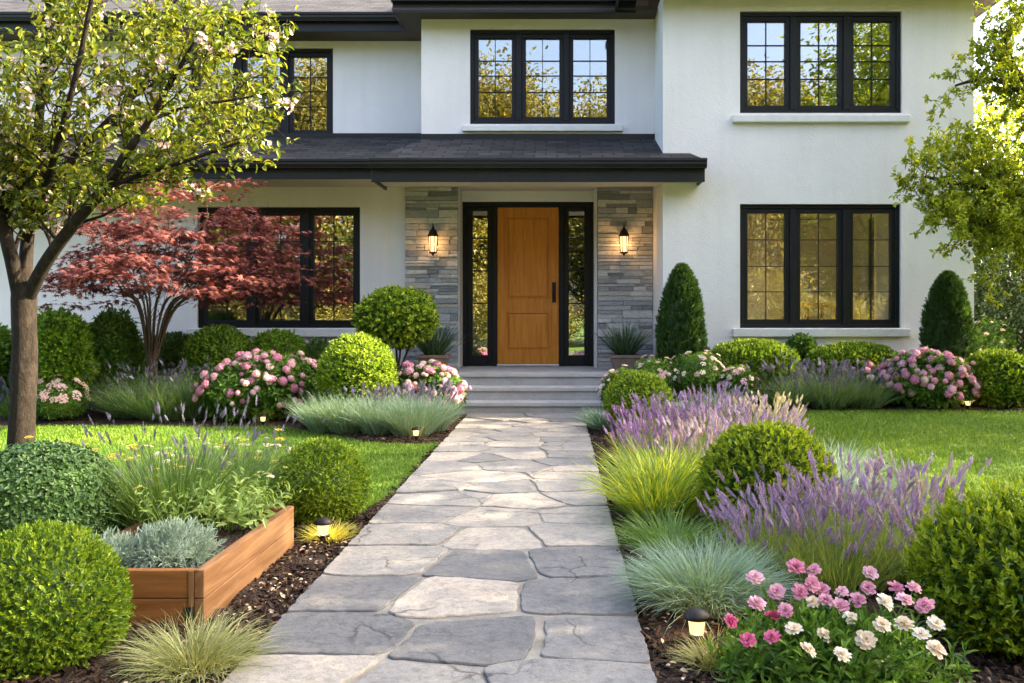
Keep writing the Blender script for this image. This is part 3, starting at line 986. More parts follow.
# porch slab and steps
def step(name, x0, x1, yn, yback, z):
    mb = MB()
    mb.box(x0, x1, yn, yback, z - .052, z)
    mb.box(x0 + .02, x1 - .02, yn + .03, yback, z - .25, z - .0525)
    return hp(mb, name, M_STEP, None, .007, 2)
SX0, SX1 = -1.40, .70
mb = MB().box(SX0, SX1, 12.05, 13.66, LAND - .055, LAND).box(XP0 - .02, SX0 - .001, 12.32, YD, LAND - .055, LAND - .002).box(SX1 + .001, XR0 - .001, 12.32, YD, LAND - .055, LAND - .002).box(SX0 + .02, SX1 - .02, 12.08, 13.66, -.2, LAND - .056).box(XP0 - .01, SX0 - .01, 12.35, YD, -.2, LAND - .057).box(SX1 + .01, XR0 - .002, 12.35, YD, -.2, LAND - .057).box(SX0, SX1, 13.661, YD + .12, LAND - .055, LAND - .001)
hp(mb, 'porch_floor', M_STEP, None, .007, 2)
step('step', SX0 + .02, SX1 - .02, 11.73, 12.07, LAND * 2 / 3)
step('step', SX0 + .02, SX1 - .02, 11.41, 11.75, LAND / 3)

# roofs
def roof_poly(mb, pts, th=.03, mi=0):
    P = np.array(pts, float)
    n = len(P)
    V = np.concatenate([P, P - np.array([0, 0, th])])
    Fs = [tuple(range(n)), tuple(range(2 * n - 1, n - 1, -1))] + [(i, n + i, n + (i + 1) % n, (i + 1) % n) for i in range(n)]
    mb.add(V, Fs, mi)
def roof_uv(o):
    me = o.data
    uv = me.uv_layers.new(name='UVMap')
    for p in me.polygons:
        nr = p.normal
        up = Vector((0, 0, 1)) - nr * nr.z
        up = up.normalized() if up.length > 1e-3 else Vector((0, 1, 0))
        rt = up.cross(nr).normalized() if up.length else Vector((1, 0, 0))
        for li in p.loop_indices:
            co = me.vertices[me.loops[li].vertex_index].co
            uv.data[li].uv = (co.dot(rt), co.dot(up))
SLP = .38
EZ = gz(159.5, 11.6)                        # porch eave
zl = gz(160, 12.3)
def zl_at(y): return zl + SLP * (y - 12.3)
mb = MB()
E0, E1 = gx(371, 11.6), gx(705, 11.6)
ztop = EZ + .385 * (YB - 11.6)
z12 = EZ + .385 * (YR - 11.6)
roof_poly(mb, [(E0, 11.6, EZ), (E1, 11.6, EZ), (XR0 + .36, YR - .001, z12), (XR0, YR - .001, z12), (XR0, YB + .02, ztop + .008), (-1.94, YB + .02, ztop + .008)])
roof_poly(mb, [(E0, 11.6, EZ), (-1.94, YB + .02, ztop + .008), (-1.94, 13.9, ztop - .05), (E0, 12.9, EZ + .02)])
roof_poly(mb, [(E1, 11.6, EZ), (E1, YR - .002, EZ + .0), (XR0 + .36, YR - .002, z12)])
lowroof = hp(mb, 'porch_roof', M_SHINGLE); roof_uv(lowroof)
mb = MB()
roof_poly(mb, [(-12.5, 12.3, zl), (E0 + .02, 12.3, zl), (-1.97, 12.9, zl_at(12.9)), (-1.97, YU + .03, zl_at(YU + .03)), (-12.5, YU + .03, zl_at(YU + .03))])
lr = hp(mb, 'lower_roof', M_SHINGLE); roof_uv(lr)
# flashing where roofs meet the walls
mb = MB()
mb.box(-1.97, XR0 - .002, YB - .012, YB - .001, ztop - .03, ztop + .075)
mb.box(-11.7, -1.975, YU - .012, YU - .001, zl_at(YU) - .03, zl_at(YU) + .06)
hp(mb, 'flashing', M_GUTTER)
def gutter(mb, x0, x1, y, zt, fas=.2, ends=True):
    """ogee-like gutter on a fascia, running along X with its front at y"""
    prof = [(0, 0), (0, -.035), (.012, -.045), (.012, -.075), (.035, -.115), (.035, -.125), (.12, -.125), (.12, -.01), (.1, -.01), (.1, -.1), (.03, -.1), (.02, 0)]
    V = [(x0, y + a, zt + b) for a, b in prof] + [(x1, y + a, zt + b) for a, b in prof]
    n = len(prof)
    mb.add(V, [(i, (i + 1) % n, n + (i + 1) % n, n + i) for i in range(n)] + [tuple(range(n))[::-1], tuple(range(n, 2 * n))])
    mb.box(x0 + .012, x1 - .012, y + .121, y + .15, zt - fas - .02, zt - .005)
mb = MB(); gutter(mb, E0 - .02, E1 + .02, 11.53, EZ + .01, .27)
mb.box(E1 - .045, E1 - .012, 11.68, YR - .003, EZ - .28, EZ - .035)
mb.box(E0 + .012, E0 + .045, 11.68, 12.45, EZ - .28, EZ - .035)
hp(mb, 'gutter', M_GUTTER, None, .004, 1)
mb = MB(); gutter(mb, -12.5, E0 - .03, 12.23, zl + .01, .24)
hp(mb, 'gutter', M_GUTTER, None, .004, 1)
mb = MB()
mb.box(E0 + .05, E1 - .05, 11.69, 12.25, 3.035, 3.06)
mb.box(E0 + .05, XR0 - .002, 12.25, YD - .062, PCEIL, PCEIL + .03)
mb.box(E0 + .05, XR0 - .002, 12.25, 12.28, 3.035, PCEIL)
mb.box(E0 + .051, E1 - .05, 11.69, 11.99, 3.061, 3.085)
hp(mb, 'porch_ceiling', M_SOFFIT_L)
mb = MB().box(-12.4, E0 + .03, 12.385, YL - .001, 3.17, 3.2); hp(mb, 'soffit', M_SOFFIT_L)
mb = MB().tube([(gx(551, 12.6), 12.6, PCEIL - .012), (gx(551, 12.6), 12.6, PCEIL + .005)], [.05, .05], 20); hp(mb, 'ceiling_downlight', M_SILL)
# upper eaves and hipped roof
yc_, yl_, yr_ = YB - .52, YU - .58, YR - .6
fx0, fx1 = gx(390, yc_), gx(636, yc_)
mb = MB()
mb.box(-12.6, -1.98, yl_ + .13, YU - .001, SOFF, SOFF + .03); mb.box(-1.975, XR0 - .002, yc_ + .12, YB - .001, SOFF + .001, SOFF + .03)
mb.box(fx0, -1.98, yc_ + .12, yl_ + .128, SOFF + .001, SOFF + .03); mb.box(XR0 - .6, XR1 + .44, yr_ + .12, YR - .001, SOFF + .003, SOFF + .03)
mb.box(XR1 + .001, XR1 + .44, YR, 20.6, SOFF + .003, SOFF + .03)
hp(mb, 'soffit', M_SOFFIT_D)
mb = MB()
gutter(mb, -12.6, fx0 - .002, yl_, SOFF + .265, .24)
gutter(mb, fx0, fx1 + .02, yc_, SOFF + .22, .24)
gutter(mb, XR0 - .62, XR1 + .46, yr_, SOFF + .22, .24)
mb.box(fx0 + .01, fx0 + .04, yc_ + .13, yl_ + .15, SOFF - .01, SOFF + .2)
mb.box(XR0 - .60, XR0 - .57, yr_ + .13, YB - .1, SOFF - .01, SOFF + .2)
mb.box(XR1 + .441, XR1 + .47, yr_ + .13, 20.6, SOFF - .01, SOFF + .2)
hp(mb, 'gutter', M_GUTTER, None, .004, 1)
mb = MB()
ze = SOFF + .21
roof_poly(mb, [(-12.6, yl_ + .05, ze), (fx0 + .1, yl_ + .05, ze), (fx0 + .1, 17.4, ze + 1.75), (-12.6, 17.4, ze + 1.75)])
roof_poly(mb, [(-12.6, 17.4, ze + 1.75), (3.5, 17.4, ze + 1.75), (3.5, 20.7, ze), (-12.6, 20.7, ze)])
roof_poly(mb, [(fx0, yc_ + .05, ze), (XR0, yc_ + .05, ze), (XR0, 17.4, ze + 2.2), (fx0 + 1.2, 17.4, ze + 2.2)])
roof_poly(mb, [(fx0, yc_ + .05, ze), (fx0 + 1.2, 17.4, ze + 2.2), (fx0, 17.4, ze + 1.6)])
roof_poly(mb, [(XR0 - .6, yr_ + .05, ze), (XR1 + .45, yr_ + .05, ze), (3.5, 14.9, ze + 1.5), (3.5, 17.4, ze + 1.75), (XR0 - .6, 17.4, ze + 1.75)][:3] + [(XR0 - .6, 14.9, ze + 1.5)])
roof_poly(mb, [(XR1 + .45, yr_ + .05, ze), (XR1 + .45, 20.7, ze), (3.5, 17.4, ze + 1.75), (3.5, 14.9, ze + 1.5)])
roof_poly(mb, [(XR0 - .6, 14.9, ze + 1.5), (3.5, 14.9, ze + 1.5), (3.5, 17.4, ze + 1.75), (XR0 - .6, 17.4, ze + 1.75)])
ur = hp(mb, 'roof', M_SHINGLE); roof_uv(ur)

# rooms behind the glass
mb = MB()
mb.box(-11.7, XR1 - .29, YL + .3, 19.9, .30, .48); mb.box(-11.7, XR1 - .29, YU + .3, 19.9, 3.12, 3.25)
hp(mb, 'room_floor', M_FLOOR)
mb = MB()
mb.box(-11.7, XR1 - .29, YU + .3, 19.9, 3.02, 3.10); mb.box(XR0 + .29, XR1 - .29, YR + .3, 13.7, 3.02, 3.1); mb.box(XR0 + .29, XR1 - .29, YR + .3, 13.7, .3, .48)
mb.box(-11.7, XR1 - .29, YU + .3, 19.9, SOFF + .03, SOFF + .06); mb.box(XR0 + .285, XR1 - .285, YR + .285, YU + .299, SOFF + .035, SOFF + .065); mb.box(-1.69, XR0 - .003, YB + .285, YU + .299, SOFF + .035, SOFF + .065); mb.box(XR0 + .285, XR1 - .285, YR + .285, YU + .299, 3.12, 3.2)
mb.box(-11.7, 1.4, 17.2, 17.3, .48, 3.0); mb.box(1.7, 5.2, 16.2, 16.3, .48, 3.0); mb.box(-11.7, 5.2, 17.0, 17.1, 3.25, SOFF)
mb.box(gx(874, 13.5), gx(893, 13.5), 13.4, 13.5, .48, 3.0); mb.box(gx(742, 14), gx(772, 14), 14.2, 14.3, .48, 3.0)
mb.box(-2.4, -2.3, YD + .4, 17.2, .48, 3.0)
hp(mb, 'room_wall', M_ROOM)
mb = MB()
mb.box(gx(800, 13.6), gx(836, 13.6), 13.4, 14.2, gz(307, 13.6), gz(303, 13.6))
ct = mb.build('side_table', mat_wood('amber table wood', (.5, .2, .04), (.62, .28, .06), (.7, .36, .1), 'X', .4))
for a in (gx(803, 13.6), gx(831, 13.6)):
    for b in (13.45, 14.1):
        MB().box(a, a + .05, b, b + .05, .48, gz(307, 13.6)).build('leg', M_POST, ct)
tag(ct, 'amber wooden table standing inside behind the lower right window', 'table')
# ------------------------------------------------------------------ plant materials
ML_LIME = m_leaf('lime box leaf', ((.09, .17, .010), (.20, .31, .016), (.42, .50, .04)), .26, .42)
ML_BRIGHT = m_leaf('bright box leaf', ((.065, .14, .009), (.17, .275, .016), (.38, .47, .032)), .26, .42)
ML_SUNNY = m_leaf('sunny box leaf', ((.10, .18, .009), (.24, .33, .016), (.47, .53, .035)), .30, .42)
ML_OLD_SHADE = m_leaf('older box leaf with gap shade', ((.034, .080, .008), (.068, .14, .013), (.13, .22, .024)), .2, .4)  # older leaf tone, with shade of the gaps put into the colour
ML_MID = m_leaf('mid green box leaf', ((.055, .135, .010), (.125, .24, .018), (.26, .40, .034)), .24, .42)
ML_DARK = m_leaf('dark glossy leaf', ((.035, .09, .018), (.07, .15, .026), (.135, .235, .048)), .2, .36, .45)
ML_YEW = m_leaf('dark conifer needle', ((.028, .07, .018), (.05, .11, .024), (.09, .17, .04)), .22, .5)
ML_FOL = m_leaf('garden foliage leaf', ((.045, .115, .016), (.10, .20, .028), (.20, .33, .05)), .3, .45)
ML_PALEFOL = m_leaf('pale green leaf', ((.13, .23, .06), (.24, .36, .10), (.40, .50, .18)), .36, .45)
ML_BLUE = m_leaf('blue fescue blade', ((.14, .24, .16), (.24, .35, .25), (.40, .50, .38)), .25, .6, .2)
ML_SILVER = m_leaf('silver leaf', ((.19, .28, .22), (.30, .39, .32), (.44, .52, .45)), .2, .6, .2)
ML_GREEN = m_leaf('green blade', ((.065, .15, .025), (.13, .25, .045), (.24, .36, .08)), .34, .5)
ML_DEEPGRASS = m_leaf('deep green blade', ((.045, .105, .02), (.095, .18, .035), (.20, .28, .07)), .3, .5)
ML_GOLD = m_leaf('golden grass blade', ((.20, .30, .02), (.40, .46, .03), (.66, .62, .07)), .4, .5)
ML_STRAW = m_leaf('dry tipped blade', ((.17, .21, .06), (.30, .32, .12), (.48, .45, .22)), .3, .6)
ML_LAVFOL = m_leaf('lavender leaf', ((.10, .17, .045), (.21, .29, .07), (.42, .46, .12)), .36, .55)
ML_LAV = m_leaf('lavender floret', ((.14, .10, .25), (.31, .225, .45), (.57, .45, .66)), .3, .6, .2, patch=.5)
ML_LAVMAG = m_leaf('magenta floret', ((.16, .08, .26), (.27, .155, .40), (.47, .33, .59)), .3, .6, .2)
ML_LAVPALE = m_leaf('pale lilac floret', ((.26, .18, .36), (.42, .33, .50), (.64, .56, .66)), .3, .6, .2)
ML_LAVBLUE = m_leaf('slate violet floret', ((.11, .10, .17), (.17, .155, .25), (.27, .25, .36)), .25, .6, .2)
ML_CREAM = m_leaf('cream floret', ((.58, .52, .36), (.70, .64, .46), (.80, .75, .6)), .3, .6, .2)
ML_MAPLE = m_leaf('red maple leaf', ((.050, .014, .015), (.118, .036, .034), (.235, .095, .070)), .22, .6, .12, tcol=(.30, .05, .03), pscale=1.2)
ML_APPLE = m_leaf('blossom tree leaf', ((.048, .085, .010), (.118, .162, .014), (.34, .33, .033)), .42, .45, .35, pscale=1.5)
ML_SUNTREE = m_leaf('sunlit tree leaf', ((.12, .19, .016), (.26, .33, .022), (.52, .53, .05)), .45, .45, .3, pscale=1.5)
ML_WOODS = m_leaf('woodland leaf', ((.07, .08, .018), (.18, .165, .035), (.36, .30, .065)), .4, .5, .3, pscale=.5)
ML_HEDGE = m_leaf('hedge leaf', ((.012, .030, .008), (.024, .052, .012), (.05, .09, .018)), .15, .5)
M_BARK = None
def mat_bark(name, a, b, c):
    t = NT(name).set(.9, .2)
    v = t.coord('Object', (11, 11, 5))
    col = t.ramp(t.noise(1.6, 8, .74, v, .3), [(.3, a), (.52, b), (.72, c)])
    t.base(col); t.bump(t.noise(2.6, 8, .75, v, .3), 1.0, .03)
    return t.m
M_BARK = mat_bark('grey brown bark', (.010, .0075, .005), (.028, .021, .0145), (.068, .053, .039))
M_BARK_D = mat_bark('dark bark', (.035, .024, .018), (.075, .053, .038), (.13, .095, .07))
def m_petal(name, a, b, c):
    t = NT(name).set(.6, .25)
    g = t.n('ShaderNodeNewGeometry'); oi = t.n('ShaderNodeObjectInfo')
    mm = t.n('ShaderNodeMix'); mm.data_type = 'FLOAT'; mm.inputs[0].default_value = .65
    t.l(g.outputs['Random Per Island'], mm.inputs[2]); t.l(oi.outputs['Random'], mm.inputs[3])
    col = t.ramp(mm.outputs[0], [(.1, a), (.5, b), (.9, c)])
    t.base(col)
    tr = t.n('ShaderNodeBsdfTranslucent'); t.l(col, tr.inputs['Color'])
    ms = t.n('ShaderNodeMixShader'); ms.inputs[0].default_value = .3
    t.l(t.b.outputs[0], ms.inputs[1]); t.l(tr.outputs[0], ms.inputs[2]); t.l(ms.outputs[0], t.out.inputs['Surface'])
    return t.m
MP_PINK = m_petal('pink petal', (.60, .21, .33), (.74, .38, .48), (.82, .58, .63))
MP_BLUSH = m_petal('blush petal', (.66, .40, .40), (.75, .54, .50), (.80, .68, .60))
MP_ROSE = m_petal('deep rose petal', (.46, .055, .16), (.60, .10, .25), (.72, .22, .36))
MP_CREAM = m_petal('cream petal', (.76, .62, .46), (.84, .74, .58), (.88, .82, .72))
MP_YELLOW = m_petal('yellow petal', (.62, .44, .035), (.75, .58, .07), (.82, .70, .2))
MP_WHITE = m_petal('white blossom petal', (.58, .40, .38), (.70, .55, .51), (.78, .70, .65))
MP_CENTRE = m_petal('flower centre', (.42, .24, .03), (.60, .40, .06), (.70, .55, .14))

# ------------------------------------------------------------------ flower heads (local, facing +Z)
def mophead(seed, n=46, sq=.72):
    rng = np.random.default_rng(seed)
    d = fib(int(n * 1.5), rng, .6); d = d[d[:, 2] > -.35]
    pos = d * np.array([.5, .5, .5 * sq]) * rng.uniform(.84, 1.02, (len(d), 1))
    mb = MB()
    core(mb, (0, 0, 0), .44, .44, .44 * sq, seed, .04, 1.0)
    a, b = perp(d)
    for k in range(4):
        ph = rng.random(len(d)) * .5 + k * 1.5708
        rad = np.cos(ph)[:, None] * a + np.sin(ph)[:, None] * b
        stamp(mb, LEAF, pos, unit(rad + d * .35), d + rng.normal(size=d.shape) * .2, .15, rng.uniform(.12, .18, len(d)))
    return mb
def daisy(seed, rings=((.5, 13, .05, .27), (.37, 11, .5, .24), (.23, 9, .95, .19)), centre=.13):
    rng = np.random.default_rng(seed)
    mb = MB()
    for L, n, lift, w in rings:
        ph = np.arange(n) / n * 6.2832 + rng.random() * 6 + rng.normal(size=n) * .08
        lf = lift + rng.normal(size=n) * .12
        d = np.stack([np.cos(ph) * np.cos(lf), np.sin(ph) * np.cos(lf), np.sin(lf)], 1)
        nr = np.stack([-np.cos(ph) * np.sin(lf), -np.sin(ph) * np.sin(lf), np.cos(lf)], 1) + rng.normal(size=(n, 3)) * .15
        stamp(mb, PETAL, d * .04 + np.array([0, 0, .06 * lift]), d, nr, w * rng.uniform(.8, 1.2, n), L * rng.uniform(.85, 1.1, n))
    cb = MB()
    dd = fib(60, rng, .5); dd = dd[dd[:, 2] > .1]
    stamp(cb, LEAF, dd * np.array([centre, centre, centre * .9]) + np.array([0, 0, .05]), dd + rng.normal(size=dd.shape) * .2, rdir(rng, len(dd)), .045, .07)
    return mb, cb
def umbel(seed, n=44):
    rng = np.random.default_rng(seed)
    mb = MB()
    r = .5 * np.sqrt(rng.random(n)); a = rng.random(n) * 6.28
    pos = np.stack([r * np.cos(a), r * np.sin(a), .14 * (1 - (r / .5) ** 2) + rng.normal(size=n) * .02], 1)
    for k in range(4):
        ph = rng.random(n) * .6 + k * 1.5708
        d = np.stack([np.cos(ph), np.sin(ph), np.full(n, .25)], 1)
        stamp(mb, LEAF, pos, d, np.array([0, 0, 1.0]) + rng.normal(size=(n, 3)) * .25, .11, rng.uniform(.09, .14, n))
    return mb

# prototypes of bloom meshes: hidden under no object, only their mesh data is kept
BLOOM = {}
def proto(key, mb, mat, centre=None):
    o = mb.build('bloom', mat); me = o.data; COL.objects.unlink(o); bpy.data.objects.remove(o)
    cm = None
    if centre is not None:
        c = centre.build('flower_centre', MP_CENTRE); cm = c.data; COL.objects.unlink(c); bpy.data.objects.remove(c)
    BLOOM.setdefault(key, []).append((me, cm))
for s in range(3):
    proto('pink', mophead(100 + s), MP_PINK); proto('blushmop', mophead(110 + s, 38), MP_BLUSH)
    proto('umbel_blush', umbel(120 + s), MP_BLUSH); proto('umbel_cream', umbel(130 + s), MP_CREAM); proto('umbel_yellow', umbel(140 + s), MP_YELLOW)
    proto('umbel_pink', umbel(150 + s), MP_PINK)
    for key, mat in (('rose', MP_ROSE), ('pinkdaisy', MP_PINK), ('cream', MP_CREAM)):
        p, c = daisy(160 + s * 7 + len(key)); proto(key, p, mat, c)
def bloom(parent, key, pos, nrm, size, rng, name='bloom', label=None):
    ps = BLOOM[key]
    me, cm = ps[int(rng.integers(len(ps)))]
    o = bpy.data.objects.new(name, me)
    o.location = pos
    q = Vector(nrm).to_track_quat('Z', 'Y').to_euler()
    o.rotation_euler = q
    o.rotation_euler.rotate_axis('Z', float(rng.random() * 6.28))
    o.scale = (size,) * 3
    link(o, parent)
    if label: o['label'] = label
    if cm is not None:
        c = bpy.data.objects.new('flower_centre', cm); link(c, o)
    return o

# ------------------------------------------------------------------ clipped shrubs
def ball(name, label, cat, x, y, rx, rz, zc, mat, n, k, L, W, seed, ry=None, group=None, **kw):
    mb = MB()
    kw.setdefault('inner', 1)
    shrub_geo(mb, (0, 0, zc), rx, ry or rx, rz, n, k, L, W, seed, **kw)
    o = mb.build(name, [mat, ML_OLD_SHADE], None, (x, y, tz(x, y)))
    return tag(o, label, cat, group)
BX = 'clipped round box shrubs'
ball('box_shrub', 'bright green clipped box ball in the bottom left corner before the planter', 'shrub', -1.90, 3.30, .305, .315, .17, ML_BRIGHT, 1750, 10, .021, .0095, 1, group=BX, stem=.034, depth=.05, t0=58, t1=8, amp=.02, up=.45, corek=.82, out=.014)
ball('box_shrub', 'dark small leaved clipped dome tight behind the bottom left box ball', 'shrub', -2.53, 4.42, .37, .335, .30, ML_DARK, 5200, 5, .022, .016, 2, group=BX, stem=.015, depth=.05, t0=85, t1=55, amp=.015, corek=.9, jitdir=.2, up=.1, temp=LEAF6)
ball('box_shrub', 'mid green box ball beside the far corner of the wooden planter', 'shrub', -1.44, 5.5, .29, .265, .235, ML_BRIGHT, 1500, 9, .024, .0095, 3, group=BX, stem=.036, depth=.06, t0=58, out=.014, t1=10)
ball('box_shrub', 'yellow green box dome between lavender clumps on the right border', 'shrub', 1.215, 5.2, .39, .38, .27, ML_SUNNY, 1250, 9, .034, .017, 4, group=BX, stem=.045, depth=.07, t0=62, t1=15, amp=.025, up=.5, corek=.8, out=.018)
ball('box_shrub', 'small lime green box ball at the right foot of the steps', 'shrub', .86, 9.6, .36, .34, .32, ML_LIME, 1300, 7, .034, .018, 5, group=BX, stem=.035, depth=.1)
ball('box_shrub', 'large lime green box ball behind the blue fescue left of the walk', 'shrub', -2.31, 10.4, .455, .47, .58, ML_LIME, 1900, 7, .038, .021, 6, group=BX, stem=.04, depth=.1)
ball('box_shrub', 'wide flattened box dome under the left half of the lower right window', 'shrub', 2.43, 11.15, .56, .27, .74 - .27, ML_BRIGHT, 2000, 7, .042, .021, 7, ry=.42, group=BX, stem=.04, depth=.1, power=2.4)
ball('box_shrub', 'wide flattened box dome under the right half of the lower right window', 'shrub', 3.74, 11.35, .565, .25, .70 - .27, ML_BRIGHT, 2000, 7, .042, .021, 8, ry=.42, group=BX, stem=.04, depth=.1, power=2.4)
ball('box_shrub', 'rounded mid green box shrub right of the red maple trunk', 'shrub', gx(218, 11.9), 11.9, .46, .51, .51, ML_MID, 1700, 7, .042, .021, 9, group=BX, stem=.04, depth=.1, power=2.3)
ball('box_shrub', 'low box shrub under the lower left window behind the pink bush', 'shrub', gx(278, 12.1), 12.1, .40, .49, .49, ML_MID, 1500, 7, .042, .021, 10, group=BX, stem=.04, depth=.1, power=2.3)
ball('box_shrub', 'small dark box shrub showing just left of the large lime ball', 'shrub', gx(319, 12.3), 12.3, .24, .44, .44, ML_DARK, 900, 7, .04, .02, 12, group=BX, stem=.04, depth=.1)
ball('box_shrub', 'low dark box shrub directly behind the red maple trunk', 'shrub', gx(172, 12.4), 12.4, .42, .47, .47, ML_DARK, 1400, 7, .04, .02, 13, group=BX, stem=.04, depth=.1, power=2.4)
ball('upright_shrub', 'tall dark green oval shrub just right of the blossom tree trunk', 'shrub', gx(58, 11.0), 11.0, .42, .62, .66, ML_MID, 2100, 8, .06, .032, 14, stem=.06, depth=.16, amp=.06, out=.03, up=.1, group='dark shrubs by the house wall')
ball('upright_shrub', 'dark green oval shrub between the taller one and the maple', 'shrub', gx(113, 11.5), 11.5, .36, .60, .62, ML_DARK, 1600, 8, .06, .032, 15, stem=.06, depth=.16, amp=.06, out=.03, up=.1, group='dark shrubs by the house wall')
ball('upright_shrub', 'dark shrub cut by the left edge of the view', 'shrub', gx(-12, 11.3), 11.3, .36, .50, .62, ML_FOL, 1500, 8, .06, .032, 16, stem=.06, depth=.16, amp=.06, out=.03, group='dark shrubs by the house wall')
ball('rounded_shrub', 'bright leafy shrub right of the pink bush at the house corner', 'shrub', 5.30, 10.85, .50, .34, .30, ML_BRIGHT, 1700, 7, .05, .026, 17, stem=.05, depth=.16, amp=.05, out=.03, up=.3)
ball('dark_shrub', 'dark gap filling shrub between the two flattened box domes', 'shrub', gx(802, 11.75), 11.75, .2, .26, .50, ML_DARK, 600, 7, .05, .026, 18, stem=.05, depth=.15)

def big_loose():
    # looser, twiggy box at the right edge
    mb = MB()
    rng = np.random.default_rng(40)
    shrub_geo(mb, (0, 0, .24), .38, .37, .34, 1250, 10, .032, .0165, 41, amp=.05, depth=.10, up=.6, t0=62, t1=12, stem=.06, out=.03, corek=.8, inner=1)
    # upright new shoots on the top
    d = fib(340, rng); d = d[d[:, 2] > .0]
    tips = d * np.array([.37, .36, .34]) * rng.uniform(1.0, 1.12, (len(d), 1)) + np.array([0, 0, .26])
    clusters(mb, tips, unit(d * .5 + np.array([0, 0, 1.0]) + rng.normal(size=d.shape) * .2), 11, .031, .0155, rng, 65, 12, .09, 0)
    tag(mb.build('box_shrub', [ML_SUNNY, ML_OLD_SHADE], None, (1.77, 3.45, 0)), 'large loose bright box shrub filling the bottom right corner', 'shrub', BX)
big_loose()

def cone_tree(label, x, y, rx, z0, z1, seed):
    rng = np.random.default_rng(seed)
    e = empty('cone_conifer', (x, y, tz(x, y)), label, 'conifer', 'cone shaped conifers against the white wall')
    mb = MB()
    n = 2600
    t = rng.random(n) ** .8; a = rng.random(n) * 6.2832
    h = z1 - z0
    def prof(t): return rx * np.minimum(1, (np.sin(np.clip(t + .12, 0, 1) * math.pi * .5 + .0)) * 0 + 1) * (1 - t ** 3) ** .62 * (.86 + .14 * ss(t, 0, .2))
    r = prof(t) * (1 + .05 * np.sin(a * 3 + t * 9) + .03 * np.sin(a * 7 - t * 14)) * (1 - .14 * rng.random(n) ** 2)
    P = np.stack([r * np.cos(a), r * np.sin(a), z0 + h * t], 1)
    d = unit(np.stack([np.cos(a) * .75, np.sin(a) * .75, np.full(n, .9)], 1) + rng.normal(size=(n, 3)) * .28)
    clusters(mb, P, d, 10, .05, .014, rng, 50, 8, .08)
    tt = np.linspace(0, 1, 24)
    mb.lathe([(max(.001, float(prof(q)) * .82), z0 + h * q * .97) for q in tt], sides=24)
    mb.build('crown', ML_YEW, e)
    MB().tube([(0, 0, -.05), (0, 0, z0 + .2)], [.04, .035], 8).build('trunk', M_BARK_D, e)
cone_tree('dark cone conifer between the stone pier and the right windows', 1.58, 11.4, .325, .12, 1.72, 51)
cone_tree('dark cone conifer at the far right corner of the white wall', gx(947.5, 11.4), 11.4, .33, .10, 1.58, 52)

def lollipop():
    x, y = gx(398, 11.7), 11.7
    e = empty('standard_shrub', (x, y, tz(x, y)), 'lime green round headed standard shrub before the left stone pier', 'small tree')
    mb = MB()
    g = tz(x, y)
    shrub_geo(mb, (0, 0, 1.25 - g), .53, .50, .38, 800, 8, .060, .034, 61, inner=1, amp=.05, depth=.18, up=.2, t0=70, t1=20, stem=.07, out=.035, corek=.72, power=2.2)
    mb.build('crown', [ML_LIME, ML_OLD_SHADE], e)
    s = MB()
    rng = np.random.default_rng(6)
    for k in range(4):
        a = k * 1.6 + .3
        top = np.array([.30 * math.cos(a), .26 * math.sin(a), .98 - g])
        s.tube([(.012 * math.cos(a), .012 * math.sin(a), -.05), (.02 * math.cos(a), .02 * math.sin(a), .5), tuple(top * .5 + np.array([0, 0, .36])), tuple(top)], [.02, .017, .014, .008], 7)
    s.build('stem', M_BARK_D, e)
lollipop()

# ------------------------------------------------------------------ grasses
def tuft(name, label, cat, x, y, geo, mat, group=None, rz=0):
    mb = MB()
    geo(mb)
    o = mb.build(name, mat, None, (x, y, tz(x, y) + .004))
    o.rotation_euler.z = rz
    return tag(o, label, cat, group)

GF = 'blue fescue grasses edging the left bed'
for i, (x, y, lab) in enumerate(((-2.50, 9.85, 'leftmost blue fescue mound at the lawn edge of the left bed'), (-2.23, 9.72, 'blue fescue mound in front of the large lime box ball'),
                                 (-1.86, 9.58, 'blue fescue mound between the lime ball and the small lamp'), (-1.52, 9.45, 'blue fescue mound with a small lamp at its foot'),
                                 (-1.42, 9.78, 'blue fescue mound nearest the walk on the left'))):
    tuft('fescue_grass', lab, 'ornamental grass', x, y, lambda mb, i=i: grass_geo(mb, 1100, .19, .48, .0075, 200 + i, (.03, .65), (.2, 1.0), 4), ML_BLUE, GF)
tuft('fescue_grass', 'large blue grey grass mound at the right edge of the walk behind the path lamp', 'ornamental grass', .63, 3.84, lambda mb: grass_geo(mb, 2800, .15, .355, .0050, 210, (.05, .85), (.3, 1.5), 5, wavy=.15), ML_BLUE)
tuft('golden_grass', 'upright yellow green grass clump on the right edge of the walk', 'ornamental grass', .62, 5.5, lambda mb: (grass_geo(mb, 420, .17, .54, .0095, 211, (.05, .75), (.2, 1.3), 5, 0, 1, .12), grass_geo(mb, 340, .17, .54, .0085, 2110, (.05, .8), (.2, 1.4), 5, 1, 1, .15)), [ML_GOLD, ML_GREEN], 'yellow green grasses')
tuft('golden_grass', 'second yellow green grass clump crowded behind the first', 'ornamental grass', .72, 5.95, lambda mb: (grass_geo(mb, 320, .16, .54, .0095, 212, (.05, .7), (.15, 1.2), 5, 0, 1, .12), grass_geo(mb, 360, .16, .54, .0085, 2120, (.05, .7), (.15, 1.2), 5, 1, 1, .15)), [ML_GOLD, ML_GREEN], 'yellow green grasses')
tuft('dry_grass', 'straw coloured grass tuft below the front corner of the planter', 'ornamental grass', -1.28, 3.18, lambda mb: grass_geo(mb, 900, .12, .26, .0038, 213, (.1, 1.05), (.5, 1.5), 4, wavy=.15), ML_STRAW, 'small straw tufts')
